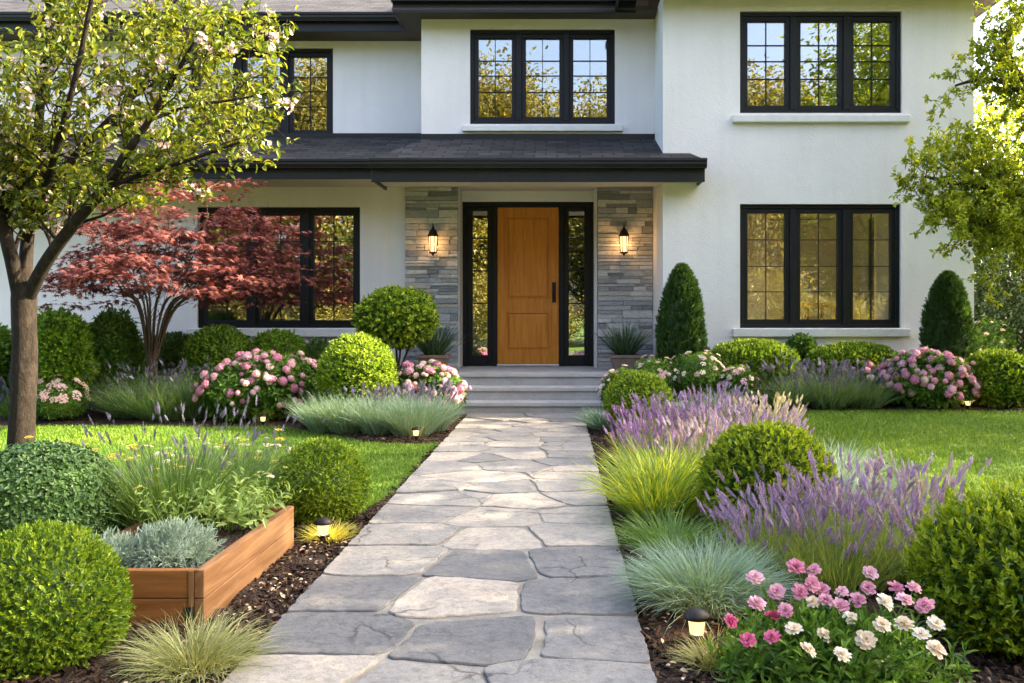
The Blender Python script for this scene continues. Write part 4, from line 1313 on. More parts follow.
tuft('dry_grass', 'low yellow tuft around the foot of the left path lamp', 'ornamental grass', -1.27, 5.02, lambda mb: grass_geo(mb, 380, .09, .15, .0045, 214, (.2, 1.1), (.4, 1.2), 3), m_leaf('yellow tuft blade', ((.26, .30, .04), (.40, .40, .06), (.55, .50, .12)), .35), 'small straw tufts')
tuft('dry_grass', 'low straw tuft in front of the lit path lamp on the right', 'ornamental grass', .565, 3.20, lambda mb: grass_geo(mb, 420, .08, .15, .0034, 215, (.1, 1.1), (.4, 1.4), 3), ML_STRAW, 'small straw tufts')
tuft('fescue_grass', 'low blue green grass behind the small lime ball', 'ornamental grass', 1.35, 10.15, lambda mb: grass_geo(mb, 600, .16, .36, .0075, 216, (.1, .9), (.4, 1.3), 4), ML_BLUE, 'low blue grasses right of the steps')
tuft('fescue_grass', 'low blue green grass below the small blush flowers right of the steps', 'ornamental grass', 1.85, 10.25, lambda mb: grass_geo(mb, 600, .16, .36, .0075, 217, (.1, .9), (.4, 1.3), 4), ML_BLUE, 'low blue grasses right of the steps')
tuft('fescue_grass', 'blue green tuft between the steps and the small lime ball', 'ornamental grass', .52, 9.9, lambda mb: grass_geo(mb, 500, .12, .38, .007, 218, (.1, .9), (.4, 1.3), 4), ML_BLUE, 'low blue grasses right of the steps')
tuft('green_grass', 'low green grass filling between the golden and the blue grey mound', 'ornamental grass', .60, 4.75, lambda mb: grass_geo(mb, 700, .15, .30, .006, 222, (.1, .9), (.4, 1.4), 4), ML_GREEN)
tuft('pale_grass', 'pale silvery grass on the lawn side of the right lavender', 'ornamental grass', 1.85, 5.7, lambda mb: grass_geo(mb, 700, .22, .40, .0055, 219, (.05, .8), (.2, 1.2), 4), ML_SILVER, 'pale grasses beside the right lawn')
tuft('pale_grass', 'second pale silvery grass farther along the lawn edge', 'ornamental grass', 2.05, 6.7, lambda mb: grass_geo(mb, 700, .22, .38, .0065, 220, (.05, .8), (.2, 1.2), 4), ML_SILVER, 'pale grasses beside the right lawn')

# ------------------------------------------------------------------ lavender and other spikes
def lavender(label, x, y, rad, H, nf, ns, seed, mat, near=True, spike=(.12, .026), folmat=None, name='lavender', group=None, fw=.0045, th=.6, cat='lavender', fh=.72, sq=1.0):
    e = empty(name, (x, y, tz(x, y) + .004), label, cat, group)
    f = MB()
    grass_geo(f, nf, rad * .75, H * fh, fw, seed, (.05, th + .15), (.05, .6), 3, sq=sq)
    rng = np.random.default_rng(seed + 1)
    b, a, r = clump_base(ns, rad * .8, rng, sq)
    az = a + rng.normal(size=ns) * .45
    t0 = th * (r / rad) * rng.uniform(.5, 1.15, ns) + np.abs(rng.normal(size=ns)) * .06
    L = H * rng.uniform(.55, 1.08, ns)
    p, d = blades(f, b, az, L, t0, rng.uniform(-.1, .35, ns), np.full(ns, .0035 if near else .005), rng, 3)
    f.build('foliage', folmat or ML_LAVFOL, e)
    sl = spike[0] * rng.uniform(.6, 1.2, ns)
    if near:                                   # close enough to count: every spike is a part of its own
        key = 'spike ' + mat.name
        if key not in BLOOM:
            for v in range(4):
                sp = MB(); r4 = np.random.default_rng(v)
                V4 = SPIKE_HI[0] * (1 + r4.normal(size=SPIKE_HI[0].shape) * .13)
                sp.add(V4[:, [0, 2, 1]], SPIKE_HI[1][:, ::-1])
                proto(key, sp, mat)
        for q in range(ns):
            o = bloom(e, key, p[q] - unit(d[q]) * sl[q] * .25, d[q], 1.0, rng, 'flower_spike')
            w = spike[1] * rng.uniform(.85, 1.3)
            o.scale = (w, w, float(sl[q]))
        return e
    s = MB()
    stamp(s, SPIKE_HI if near else SPIKE_LO, p - unit(d) * (sl * .25)[:, None], d, rdir(rng, ns), spike[1] * rng.uniform(.8, 1.25, ns), sl, 0, False, spike[1] * rng.uniform(.8, 1.25, ns))
    o = s.build('flower_spikes', mat, e)
    return e
GL = 'lavender clumps of the right border'
for i, (x, y, r, H, ns, m, lab) in enumerate((
    (1.02, 4.30, .20, .40, 96, ML_LAV, 'lavender clump just behind the blue grey grass mound'),
    (1.30, 4.15, .26, .47, 100, ML_LAV, 'front lavender clump with upright purple spikes behind the pink and cream flowers'),
    (1.62, 4.30, .24, .52, 98, ML_LAV, 'lavender clump beside the large loose box shrub'),
    (1.56, 4.75, .24, .52, 92, ML_LAV, 'lavender clump behind the front one at the lawn side'),
    (1.22, 4.62, .22, .48, 96, ML_LAV, 'lavender clump at the foot of the yellow green box dome'),
    (1.78, 4.05, .2, .46, 80, ML_LAV, 'lavender clump pressed against the back of the large loose box shrub'),
    (1.93, 4.75, .22, .53, 90, ML_LAVPALE, 'lavender clump standing farthest out against the right lawn'))):
    lavender(lab, x, y, r, H, 620, ns, 300 + 3 * i, m, True, (.105, .0165), None, 'lavender', GL, .0042, .66, fh=.78)
GL2 = 'lavender drift below the steps'
for i, (x, y, r, H, ns, m, lab) in enumerate((
    (.72, 6.75, .24, .46, 150, ML_LAVMAG, 'magenta lavender clump right behind the yellow green grass'),
    (1.12, 6.65, .26, .50, 160, ML_LAVPALE, 'pale lilac lavender clump behind the yellow green grass'),
    (1.55, 6.8, .28, .50, 150, ML_LAV, 'purple lavender clump directly behind the yellow green box dome'),
    (.78, 7.7, .28, .48, 150, ML_LAVMAG, 'magenta lavender clump halfway down to the steps'),
    (1.25, 7.6, .3, .52, 160, ML_LAV, 'purple lavender clump in the middle of the drift'),
    (1.72, 7.7, .3, .50, 150, ML_LAVPALE, 'pale lilac lavender at the lawn side of the drift'),
    (1.05, 8.6, .3, .48, 140, ML_LAV, 'dusky purple lavender in front of the small lime ball'),
    (1.55, 8.7, .3, .50, 140, ML_LAV, 'purple lavender at the far end of the drift'),
    (2.0, 8.5, .26, .42, 110, ML_CREAM, 'cream spiked clump at the lawn corner of the drift'))):
    lavender(lab, x, y, r, H, 420, ns, 340 + 3 * i, m, False, (.11, .020), None, 'lavender', GL2, .006, .5)
GN = 'lavender behind the blue fescue'
for i, (x, y, lab) in enumerate(((-2.15, 10.1, 'slate violet lavender right in front of the large lime ball'), (-1.75, 10.0, 'slate violet lavender behind the middle of the fescue'), (-1.45, 10.25, 'slate violet lavender nearest the walk below the pink bush'))):
    lavender(lab, x, y, .22, .50, 200, 70, 380 + 3 * i, ML_LAVBLUE, False, (.12, .032), ML_BLUE, 'lavender', GN, .007, .5)
GR = 'lavender in the bed under the lower right window'
for i, (x, y, lab) in enumerate(((2.75, 10.72, 'green lavender mound below the left flattened box dome'), (3.2, 10.66, 'green lavender mound in the middle under the window'), (3.62, 10.7, 'green lavender mound touching the right pink bush'))):
    lavender(lab, x, y, .3, .56, 800, 110, 400 + 3 * i, ML_LAVBLUE, False, (.12, .030), ML_FOL if False else m_leaf('grey green blade', ((.09, .17, .07), (.16, .26, .11), (.27, .36, .18)), .3), 'lavender', GR, .008, .8, fh=.92)
GB = 'catmint by the red maple'
for i, (x, y, lab) in enumerate(((-5.15, 11.0, 'grey green catmint with violet spikes left of the maple trunk'), (-4.75, 10.85, 'grey green catmint in front of the maple trunk'), (-4.4, 10.95, 'grey green catmint right of the maple beside the pink bush'))):
    lavender(lab, x, y, .32, .70, 900, 75, 420 + 3 * i, ML_LAVBLUE, False, (.09, .02), m_leaf('catmint blade', ((.08, .16, .06), (.14, .24, .09), (.24, .33, .15)), .3), 'catmint', GB, .008, .8, 'catmint', fh=.9)
lavender('low violet catmint at the far left behind the tree trunk', -6.5, 11.0, .3, .5, 400, 70, 431, ML_LAVBLUE, False, (.11, .03), ML_FOL, 'catmint', GB, .008, .7, 'catmint', fh=.85)

# ------------------------------------------------------------------ the planter and what grows in it
def planter():
    X0, X1, Y0, Y1, H = -2.08, -1.42, 3.62, 4.86, .232
    e = empty('raised_planter', (X1, Y0, 0), 'raised planter box of orange brown boards beside the walk', 'planter')
    off = Vector((-X1, -Y0, 0))
    def part(name, boxes, mat, bv=.004):
        mb = MB()
        for b in boxes: mb.box(*b)
        o = mb.build(name, mat, e); o.location = off
        return bevel(o, bv, 2)
    h2 = H / 2
    for (x0, x1) in ((X1 - .04, X1), (X0, X0 + .04)):
        for z0, z1 in ((-.06, h2 - .0015), (h2 + .0015, H)):
            part('side_board', [(x0, x1, Y0, Y1, z0, z1)], M_PLANK)
    for (y0, y1) in ((Y0 + .002, Y0 + .042), (Y1 - .042, Y1 - .002)):
        for z0, z1 in ((-.06, h2 - .0015), (h2 + .0015, H - .002)):
            part('end_board', [(X0 + .041, X1 - .041, y0, y1, z0, z1)], M_PLANKX)
    for (x, y) in ((X1 - .09, Y0 + .045), (X0 + .045, Y0 + .045), (X1 - .09, Y1 - .09), (X0 + .045, Y1 - .09)):
        part('corner_post', [(x, x + .045, y, y + .045, -.06, H - .03)], M_POST, .003)
    part('corner_bracket', [(X1 - .075, X1 - .041 - .0, Y0 - .006, Y0 + .001, .03, .085)], M_GUTTER, .002)
    part('corner_post', [(X1 - .062, X1 - .041, Y0 - .004, Y0 + .0015, .0, H - .004)], M_POST, .002)
    rng = np.random.default_rng(8)
    xs, ys = np.linspace(X0 + .041, X1 - .041, 40), np.linspace(Y0 + .043, Y1 - .043, 70)
    Xg, Yg = np.meshgrid(xs, ys)
    Z = H - .055 + rng.normal(size=Xg.shape) * .006
    V = np.stack([Xg, Yg, Z], -1).reshape(-1, 3); nx = 40
    i = np.arange(69)[:, None] * nx + np.arange(39)[None]
    o = MB().add(V, np.stack([i, i + 1, i + nx + 1, i + nx], -1).reshape(-1, 4), 0, True).build('soil', M_MULCH, e); o.location = off
    return H - .055
PZ = planter()

def leafy(mb, n, rad, H, L, W, seed, k=9, spread=.9, flop=.0, mi=0, temp=LEAF6):
    """a clump of leafy stems"""
    rng = np.random.default_rng(seed)
    b, a, r = clump_base(n, rad * .45, rng)
    az = a + rng.normal(size=n) * .5
    t0 = spread * (r / (rad * .45)) * rng.uniform(.4, 1.1, n) + np.abs(rng.normal(size=n)) * .1
    Ls = H * rng.uniform(.6, 1.08, n)
    p, d = blades(mb, b, az, Ls, t0, rng.uniform(0, .5 + flop, n), np.full(n, .005), rng, 4, mi)
    bd = unit(p - b)
    for t in np.linspace(.25, .98, k):
        q = b + (p - b) * t + np.array([0, 0, 1.0]) * (np.sin(t * math.pi) * .04 * H)
        ph = rng.random(n) * 6.2832
        aa, bb = perp(bd)
        rad_ = np.cos(ph)[:, None] * aa + np.sin(ph)[:, None] * bb
        dd = unit(rad_ + bd * .55 + rng.normal(size=(n, 3)) * .15)
        s = rng.uniform(.65, 1.15, n) * (1.1 - .35 * t)
        stamp(mb, temp, q, dd, bd + rng.normal(size=(n, 3)) * .25, W * s, L * s, mi)
    return p, d

def put(name, label, cat, x, y, z=None, group=None):
    return empty(name, (x, y, tz(x, y) if z is None else z), label, cat, group)

for i, (x, y, r, H, lab) in enumerate(((-1.66, 3.86, .19, .19, 'silvery feathery plant at the front of the wooden planter'), (-1.88, 3.80, .13, .15, 'low silvery plant at the front left corner inside the planter'))):
    mb = MB()
    rng = np.random.default_rng(500 + i)
    shrub_geo(mb, (0, 0, H * .42), r, r, H * .55, 520 if i == 0 else 260, 12, .034, .0052, 501 + i, amp=.1, depth=.5, up=.6, t0=60, t1=15, stem=.07, corek=.55, out=.06)
    tag(mb.build('silver_plant', ML_SILVER, None, (x, y, PZ)), lab, 'perennial', 'silver plants in the planter')
e = put('fern_plant', 'light green broad leaved plant near the far corner of the planter', 'perennial', -1.66, 4.55, PZ)
mb = MB(); leafy(mb, 46, .20, .30, .075, .026, 510, 10, 1.0); mb.build('foliage', ML_PALEFOL, e)
def yarrow(label, x, y, z, n, rad, H, keys, seed, size=.05, mat=None, name='yarrow', group=None, nb=None, L=.05, W=.012):
    e = put(name, label, 'flowering plant', x, y, z, group)
    rng = np.random.default_rng(seed)
    mb = MB()
    p, d = leafy(mb, n, rad, H, L, W, seed, 8, .8)
    mb.build('foliage', mat or ML_PALEFOL, e)
    sel = np.argsort(-p[:, 2])[:nb or n]
    for q in sel:
        bloom(e, keys[int(rng.integers(len(keys)))], p[q] + d[q] * .004, unit(d[q] * .4 + np.array([0, -.12, 1.0])), size * rng.uniform(.7, 1.2), rng)
    return e
yarrow('pale green yarrow with yellow heads in the middle of the planter', -1.80, 4.28, PZ, 26, .17, .34, ['umbel_yellow', 'umbel_cream'], 520, .03, nb=5)
yarrow('pale yarrow with cream heads beside the broad leaved plant', -1.60, 4.74, PZ, 18, .13, .28, ['umbel_yellow', 'umbel_cream'], 521, .036, nb=8)
for i, (x, y, z, lab) in enumerate(((-1.96, 4.62, PZ, 'grassy clump with slate violet spikes at the back of the planter'), (-1.95, 5.15, 0, 'grassy clump with slate violet spikes just behind the planter'),
                                    (-2.35, 5.2, 0, 'grassy clump with slate violet spikes behind the dark dome'), (-1.95, 5.5, 0, 'grassy clump with slate violet spikes between the yellow yarrow patches'))):
    e = lavender(lab, x, y, .27, .60 if z else .70, 900, 40, 530 + 3 * i, ML_LAVBLUE, True, (.07, .012), ML_DEEPGRASS, 'violet_veronica', 'violet spikes behind the planter', .0062, .6, 'flowering plant', fh=.86)
    if z: e.location.z = z
for i, (x, y, lab) in enumerate(((-2.2, 5.55, 'yellow yarrow patch beyond the planter near the lawn'), (-2.75, 5.6, 'yellow yarrow patch behind the dark dome'), (-3.35, 5.6, 'yellow yarrow patch at the left edge of the view'), (-2.15, 6.0, 'yellow yarrow patch standing farthest back on the lawn edge'))):
    yarrow(lab, x, y, 0, 44, .34, .48, ['umbel_yellow', 'umbel_yellow', 'umbel_cream'], 550 + i, .055, ML_GREEN, 'yarrow', 'yellow yarrow along the lawn', 20, .06, .012)

# ------------------------------------------------------------------ flowering bushes
def bush(label, x, y, rx, rz, zc, nfol, blooms, seed, ry=None, leaf=(.075, .04), mat=None, top=.0, name='flowering_bush', group=None, zmin=.04, front=True, cat='flowering bush'):
    e = put(name, label, cat, x, y, None, group)
    ry = ry or rx * .8
    mb = MB()
    shrub_geo(mb, (0, 0, zc), rx * .95, ry * .95, rz * .95, nfol, 7, leaf[0], leaf[1], seed, amp=.10, depth=.2, up=.1, t0=80, t1=35, stem=.06, temp=LEAF6, zmin=zmin, corek=.78, out=.03)
    mb.build('foliage', mat or ML_FOL, e)
    rng = np.random.default_rng(seed + 7)
    n = sum(b[1] for b in blooms)
    d = fib(n * 5, rng, .5)
    d = d[(d[:, 2] > top) & (d[:, 1] < .55)]
    rng.shuffle(d)
    i = 0
    placed = []
    for key, cnt, size in blooms:
        k = 0
        while k < cnt and i < len(d):
            q = d[i]; i += 1
            r = profile(q[None], rx, ry, rz)[0] * lump(q[None], seed, .10)[0]
            p = q * r * rng.uniform(.9, 1.08) + np.array([0, 0, zc])
            if p[2] < zmin + .05 or any(np.linalg.norm(p - o) < size * .46 for o in placed): continue
            placed.append(p)
            bloom(e, key, p, unit(q + np.array([0, -.1, .4])), size * rng.uniform(.6, 1.3), rng)
            k += 1
    return e
bush('large bush of pink mophead flowers left of the big lime ball', -3.55, 10.85, .72, .42, .38, 1000, (('pink', 70, .092), ('blushmop', 30, .082)), 600, .5, top=-.4, group='pink mophead bushes')
bush('pink flowered bush between the big lime ball and the steps', -1.56, 10.95, .46, .36, .31, 700, (('pink', 56, .09), ('blushmop', 34, .075)), 610, .42, top=-.2, group='pink mophead bushes')
bush('dense pink mophead bush at the right end of the house bed', 4.38, 10.75, .56, .38, .27, 900, (('pink', 76, .092), ('blushmop', 24, .08)), 620, .45, top=-.25, group='pink mophead bushes')
bush('small pink flowered bush half hidden behind the green lavender', 3.78, 11.0, .28, .24, .27, 300, (('pink', 12, .085), ('blushmop', 5, .08)), 630, .24, top=.1, leaf=(.05, .025), group='pink mophead bushes')
BL = 'blush and cream flower clumps'
for i, (x, y, rx, rz, zc, keys, lab) in enumerate((
    (.78, 10.75, .30, .30, .34, (('umbel_cream', 13, .065), ('umbel_pink', 7, .075)), 'cream and pink flowers against the right side of the steps'),
    (1.20, 10.9, .34, .30, .40, (('umbel_blush', 15, .08), ('umbel_cream', 9, .07)), 'blush flowers below the cone conifer beside the steps'),
    (1.70, 10.8, .34, .28, .38, (('umbel_blush', 15, .08), ('umbel_cream', 9, .07)), 'blush and cream flowers in front of the cone conifer'),
    (2.13, 10.65, .24, .22, .28, (('umbel_pink', 10, .07), ('umbel_blush', 12, .07)), 'small salmon pink flowers below the left flattened box dome'),
    (-6.0, 10.75, .42, .30, .26, (('umbel_blush', 34, .10), ('umbel_cream', 10, .08)), 'pale blush flower clump right of the blossom tree trunk'))):
    bush(lab, x, y, rx, rz, zc, 420, keys, 640 + 3 * i, rx * .85, (.05, .016), ML_FOL, -.05, 'flower_clump', BL, cat='flower clump')
bush('tiny white flowers in the shade at the house corner', gx(990, 13.2), 13.2, .4, .5, .45, 500, (('umbel_cream', 20, .07),), 660, .4, (.07, .03), ML_FOL, -.1, 'flower_clump', BL, cat='flower clump')

def scabiosa():
    x, y = .93, 3.12
    e = put('zinnia_plant', 'front flower plant with rose, pink and cream daisy heads beside the path lamp', 'flowering plant', x, y)
    mb = MB()
    rng = np.random.default_rng(70)
    heads = [('pinkdaisy',755,578),('pinkdaisy',796,567),('pinkdaisy',814,570),('pinkdaisy',870,573),('pinkdaisy',757,604),('pinkdaisy',812,584),('pinkdaisy',842,592),('pinkdaisy',800,592),('pinkdaisy',896,588),('pinkdaisy',914,588),
             ('rose',731,621),('rose',758,603),('rose',773,616),('rose',772,637),('cream',794,629),('cream',824,635),('cream',882,625),('cream',921,634),('cream',936,649),('cream',885,602),('cream',904,624),('pinkdaisy',840,607),('cream',813,602),('pinkdaisy',822,590),('cream',936,624),('pinkdaisy',777,592),('pinkdaisy',826,600),('pinkdaisy',858,600),('cream',850,618),('pinkdaisy',786,610),('cream',866,640),('pinkdaisy',905,600),('rose',748,640),('cream',808,650),('pinkdaisy',925,606),('cream',842,655),('pinkdaisy',868,588)]
    seen = []
    tips = []
    for key, px, py in heads:
        if any(abs(px - a) < 9 and abs(py - b) < 9 for a, b in seen): continue
        seen.append((px, py))
        Y = 3.10 + (610 - py) * .0062 - .08 * (px > 870) + rng.normal() * .02
        tips.append((key, np.array([gx(px, Y) - x, Y - y, gz(py, Y)])))
    shrub_geo(mb, (0, 0, .07), .46, .31, .135, 1100, 8, .05, .015, 71, amp=.1, depth=.4, up=.5, t0=80, t1=25, stem=.06, temp=LEAF6, zmin=.0, corek=.6, out=.08)
    for key, p in tips:
        b = np.array([p[0] * .6 + rng.normal() * .03, p[1] * .5 + rng.normal() * .02, .06])
        m = (b + p) / 2 + np.array([rng.normal() * .012, rng.normal() * .012, .02])
        t = np.linspace(0, 1, 7)[:, None]
        c = b * (1 - t) ** 2 + 2 * m * t * (1 - t) + p * t ** 2
        mb.tube(c, np.linspace(.0028, .0020, 7), 6)
        q = c[1:5]
        for k in range(2):
            dd = rdir(rng, 4); dd[:, 2] = np.abs(dd[:, 2]) * .5 + .2
            stamp(mb, LEAF6, q, dd, np.array([0, 0, 1.0]) + rng.normal(size=(4, 3)) * .3, .013, rng.uniform(.035, .055, 4))
    mb.build('foliage', ML_FOL, e)
    for key, p in tips:
        nr = unit(np.array([rng.normal() * .3, -.75 + rng.normal() * .25, 1.0]))
        bloom(e, key, p, nr, .060 * rng.uniform(.8, 1.15), rng, 'flower', {'rose': 'deep rose flower head', 'cream': 'cream flower head', 'pinkdaisy': 'pink flower head'}[key])
scabiosa()

# ------------------------------------------------------------------ pots by the door
def pot(label, plabel, px, seed):
    x, y = gx(px, 12.62), 12.62
    e = empty('plant_pot', (x, y, LAND - .002), label, 'plant pot', 'square pots on the porch')
    mb = MB()
    s0, s1, h, t = .15, .20, .225, .022
    def ringv(s, z): return [(-s, -s, z), (s, -s, z), (s, s, z), (-s, s, z)]
    V = ringv(s0, 0) + ringv(s1, h - .045) + ringv(s1 + .014, h - .043) + ringv(s1 + .014, h) + ringv(s1 - t, h) + ringv(s1 - t - .006, h - .05)
    Fs = [(3, 2, 1, 0), (20, 21, 22, 23)]
    for k in range(5):
        for i in range(4):
            Fs.append((k * 4 + i, k * 4 + (i + 1) % 4, k * 4 + 4 + (i + 1) % 4, k * 4 + 4 + i))
    mb.add(V, Fs)
    bevel(mb.build('pot_body', M_POT, e), .006, 2)
    MB().box(-s1 + t + .008, s1 - t - .008, -s1 + t + .008, s1 - t - .008, h - .06, h - .03).build('soil', M_MULCH, e)
    g = MB(); grass_geo(g, 300, .1, .60, .014, seed, (.03, .8), (.05, .5), 4)
    o = g.build('spiky_plant', ML_SPIKY, None, (x, y, LAND + h - .035))
    tag(o, plabel, 'potted plant', 'spiky plants in the porch pots')
M_POT = m_plain('weathered brown pot', (.23, .16, .13), .7, .3, nscale=6, var=.25, bump=.2)
ML_SPIKY = m_leaf('spiky blade', ((.035, .085, .04), (.07, .14, .065), (.14, .22, .10)), .2, .45)
pot('square brown pot on the porch left of the steps', 'spiky dark green plant in the left porch pot', 434, 80)
pot('square brown pot on the porch right of the door', 'spiky dark green plant in the right porch pot', 625, 81)

# ------------------------------------------------------------------ lamps
M_GLOW = mat_emit('lantern glow glass', (1.0, .66, .30), .34, .35)
M_GLOW2 = mat_emit('path lamp glow', (1.0, .64, .28), .34, .35)
def point(name, loc, parent, w, r=.03, col=(1.0, .62, .28)):
    d = bpy.data.lights.new(name, 'POINT'); d.energy = w; d.shadow_soft_size = r; d.color = col
    o = bpy.data.objects.new(name, d); o.location = loc; return link(o, parent)
def wall_lantern(px, label):
    Y = 13.12
    x, z = gx(px, Y), gz(243, Y)
    e = empty('wall_lantern', (x, YP - .03, z), label, 'wall lantern', 'wall lanterns beside the front door')
    yo = Y - (YP - .03)
    MB().lathe([(.001, -.012), (.05, -.012), (.055, 0), (.05, .012), (.001, .012)], sides=16).build('back_plate', M_BRONZE, e).rotation_euler = (R(90), 0, 0)
    a = MB().tube([(0, 0, -.01), (0, yo * .6, -.06), (0, yo, -.185), (0, yo, -.17)], [.012, .011, .010, .010], 8)
    a.tube([(0, 0, .0), (0, yo * .5, .02), (0, yo + .03, .02)], [.008, .008, .006], 8)
    a.build('arm', M_BRONZE, e)
    b = MB()
    zb, zt = -.135, .10
    r0, r1 = .052, .066
    for k in range(6):
        an = k * math.pi / 3
        b.tube([(r0 * math.cos(an), yo + r0 * math.sin(an), zb), (r1 * math.cos(an), yo + r1 * math.sin(an), zt)], [.005, .005], 6)
    b.lathe([(.001, zb - .035), (.014, zb - .04), (.02, zb - .025), (.058, zb - .012), (.06, zb), (.05, zb + .006), (.001, zb + .006)], (0, yo, 0), 18)
    b.build('cage', M_BRONZE, e)
    MB().lathe([(.076, zt - .004), (.078, zt + .012), (.068, zt + .03), (.062, zt + .05), (.045, zt + .085), (.024, zt + .11), (.014, zt + .118), (.018, zt + .135), (.008, zt + .15), (.005, zt + .19), (.0005, zt + .2)], (0, yo, 0), 18).build('cap', M_BRONZE, e)
    MB().lathe([(r0 - .008, zb + .008), (r1 - .008, zt - .006)], (0, yo, 0), 18).build('glass', M_GLOW, e)
    point('lantern_light', (0, yo, -.02), e, 2.2, .035, (1.0, .50, .16))
wall_lantern(433, 'lit bronze lantern on the left stone pier')
wall_lantern(624, 'lit bronze lantern on the right stone pier')
def path_lamp(x, y, s, label, w):
    e = empty('path_lamp', (x, y, tz(x, y) + .005), label, 'path lamp', 'small lit garden lamps')
    e.scale = (s, s, s)
    MB().lathe([(.001, -.08), (.006, -.06), (.012, .03), (.03, .034), (.034, .042), (.034, .05), (.001, .05)], sides=16).build('stake', M_BRONZE, e)
    MB().lathe([(.026, .05), (.033, .104)], sides=18).build('lens', M_GLOW2, e)
    MB().lathe([(.030, .104), (.050, .108), (.052, .116), (.046, .128), (.02, .142), (.001, .144)], sides=20).build('cap', M_BRONZE, e)
    point('lamp_light', (0, 0, .078), e, w * 1.1, .02, (1.0, .66, .32))
path_lamp(.528, 3.40, 1.0, 'lit path lamp at the front right edge of the walk', .9)
path_lamp(-1.285, 4.95, 1.0, 'lit path lamp beside the far end of the planter', .9)
path_lamp(gx(416, 9.1), 9.1, .95, 'small lit lamp at the foot of the blue fescue', .4)
path_lamp(gx(263, 10.38), 10.38, .9, 'small lit lamp below the large pink bush', .3)
path_lamp(gx(968, 10.5), 10.5, .9, 'small lit lamp right of the dense pink bush', .3)

# ------------------------------------------------------------------ trees
def branch_tree(limbs, rng, mb, spacing=.16, L1=.55, levels=2, start=.3, up=.25, inside=None, spread=.9, taper=.35):
    """twigs grown off given limbs; returns leaf sites (position, direction)"""
    sites = []; sd = []
    def grow(P, rad, lev, L):
        seg = np.linalg.norm(np.diff(P, axis=0), axis=1); cum = np.concatenate([[0], np.cumsum(seg)])
        tot = cum[-1]
        n = max(1, int(tot * (1 - (start if lev == 0 else .15)) / (spacing * (1 if lev == 0 else .75))))
        for k in range(n):
            t = (start if lev == 0 else .15) + (1 - (start if lev == 0 else .15)) * (k + rng.random()) / n
            s = t * tot
            i = min(len(seg) - 1, int(np.searchsorted(cum, s) - 1)); i = max(i, 0)
            f = (s - cum[i]) / seg[i]
            p = P[i] * (1 - f) + P[i + 1] * f
            T = unit(P[i + 1] - P[i])
            d = unit(T * .55 + rdir(rng, 1)[0] * spread + np.array([0, 0, up]))
            l = L * rng.uniform(.5, 1.2) * (1.1 - .4 * t)
            pts = [p]
            for q in range(4):
                d = unit(d + rng.normal(size=3) * .18 + np.array([0, 0, .05]))
                pts.append(pts[-1] + d * l / 4)
            pts = np.array(pts)
            if inside is not None and not inside(pts[-1]): continue
            r0 = max(.0022, (rad[0] + (rad[1] - rad[0]) * t) * taper)
            mb.tube(pts, np.linspace(r0, max(.0016, r0 * .35), 5), 5 if lev else 6, cap=False)
            if lev + 1 < levels:
                grow(pts, (r0, r0 * .35), lev + 1, L * .55)
            m = 6 if lev + 1 >= levels else 3
            for q in range(m):
                f = rng.random() ** .6 * 4
                a = min(3, int(f)); sites.append(pts[a] + (pts[a + 1] - pts[a]) * (f - a)); sd.append(unit(pts[a + 1] - pts[a]))
    for P, r0, r1 in limbs:
        P = np.array(P, float)
        # smooth the limb
        for _ in range(2):
            Q = [P[0]]
            for a, b in zip(P[:-1], P[1:]): Q += [a * .75 + b * .25, a * .25 + b * .75]
            Q.append(P[-1]); P = np.array(Q)
        mb.tube(P, np.linspace(r0, r1, len(P)), 10)
        grow(P, (r0, r1), 0, L1)
    return np.array(sites), np.array(sd)

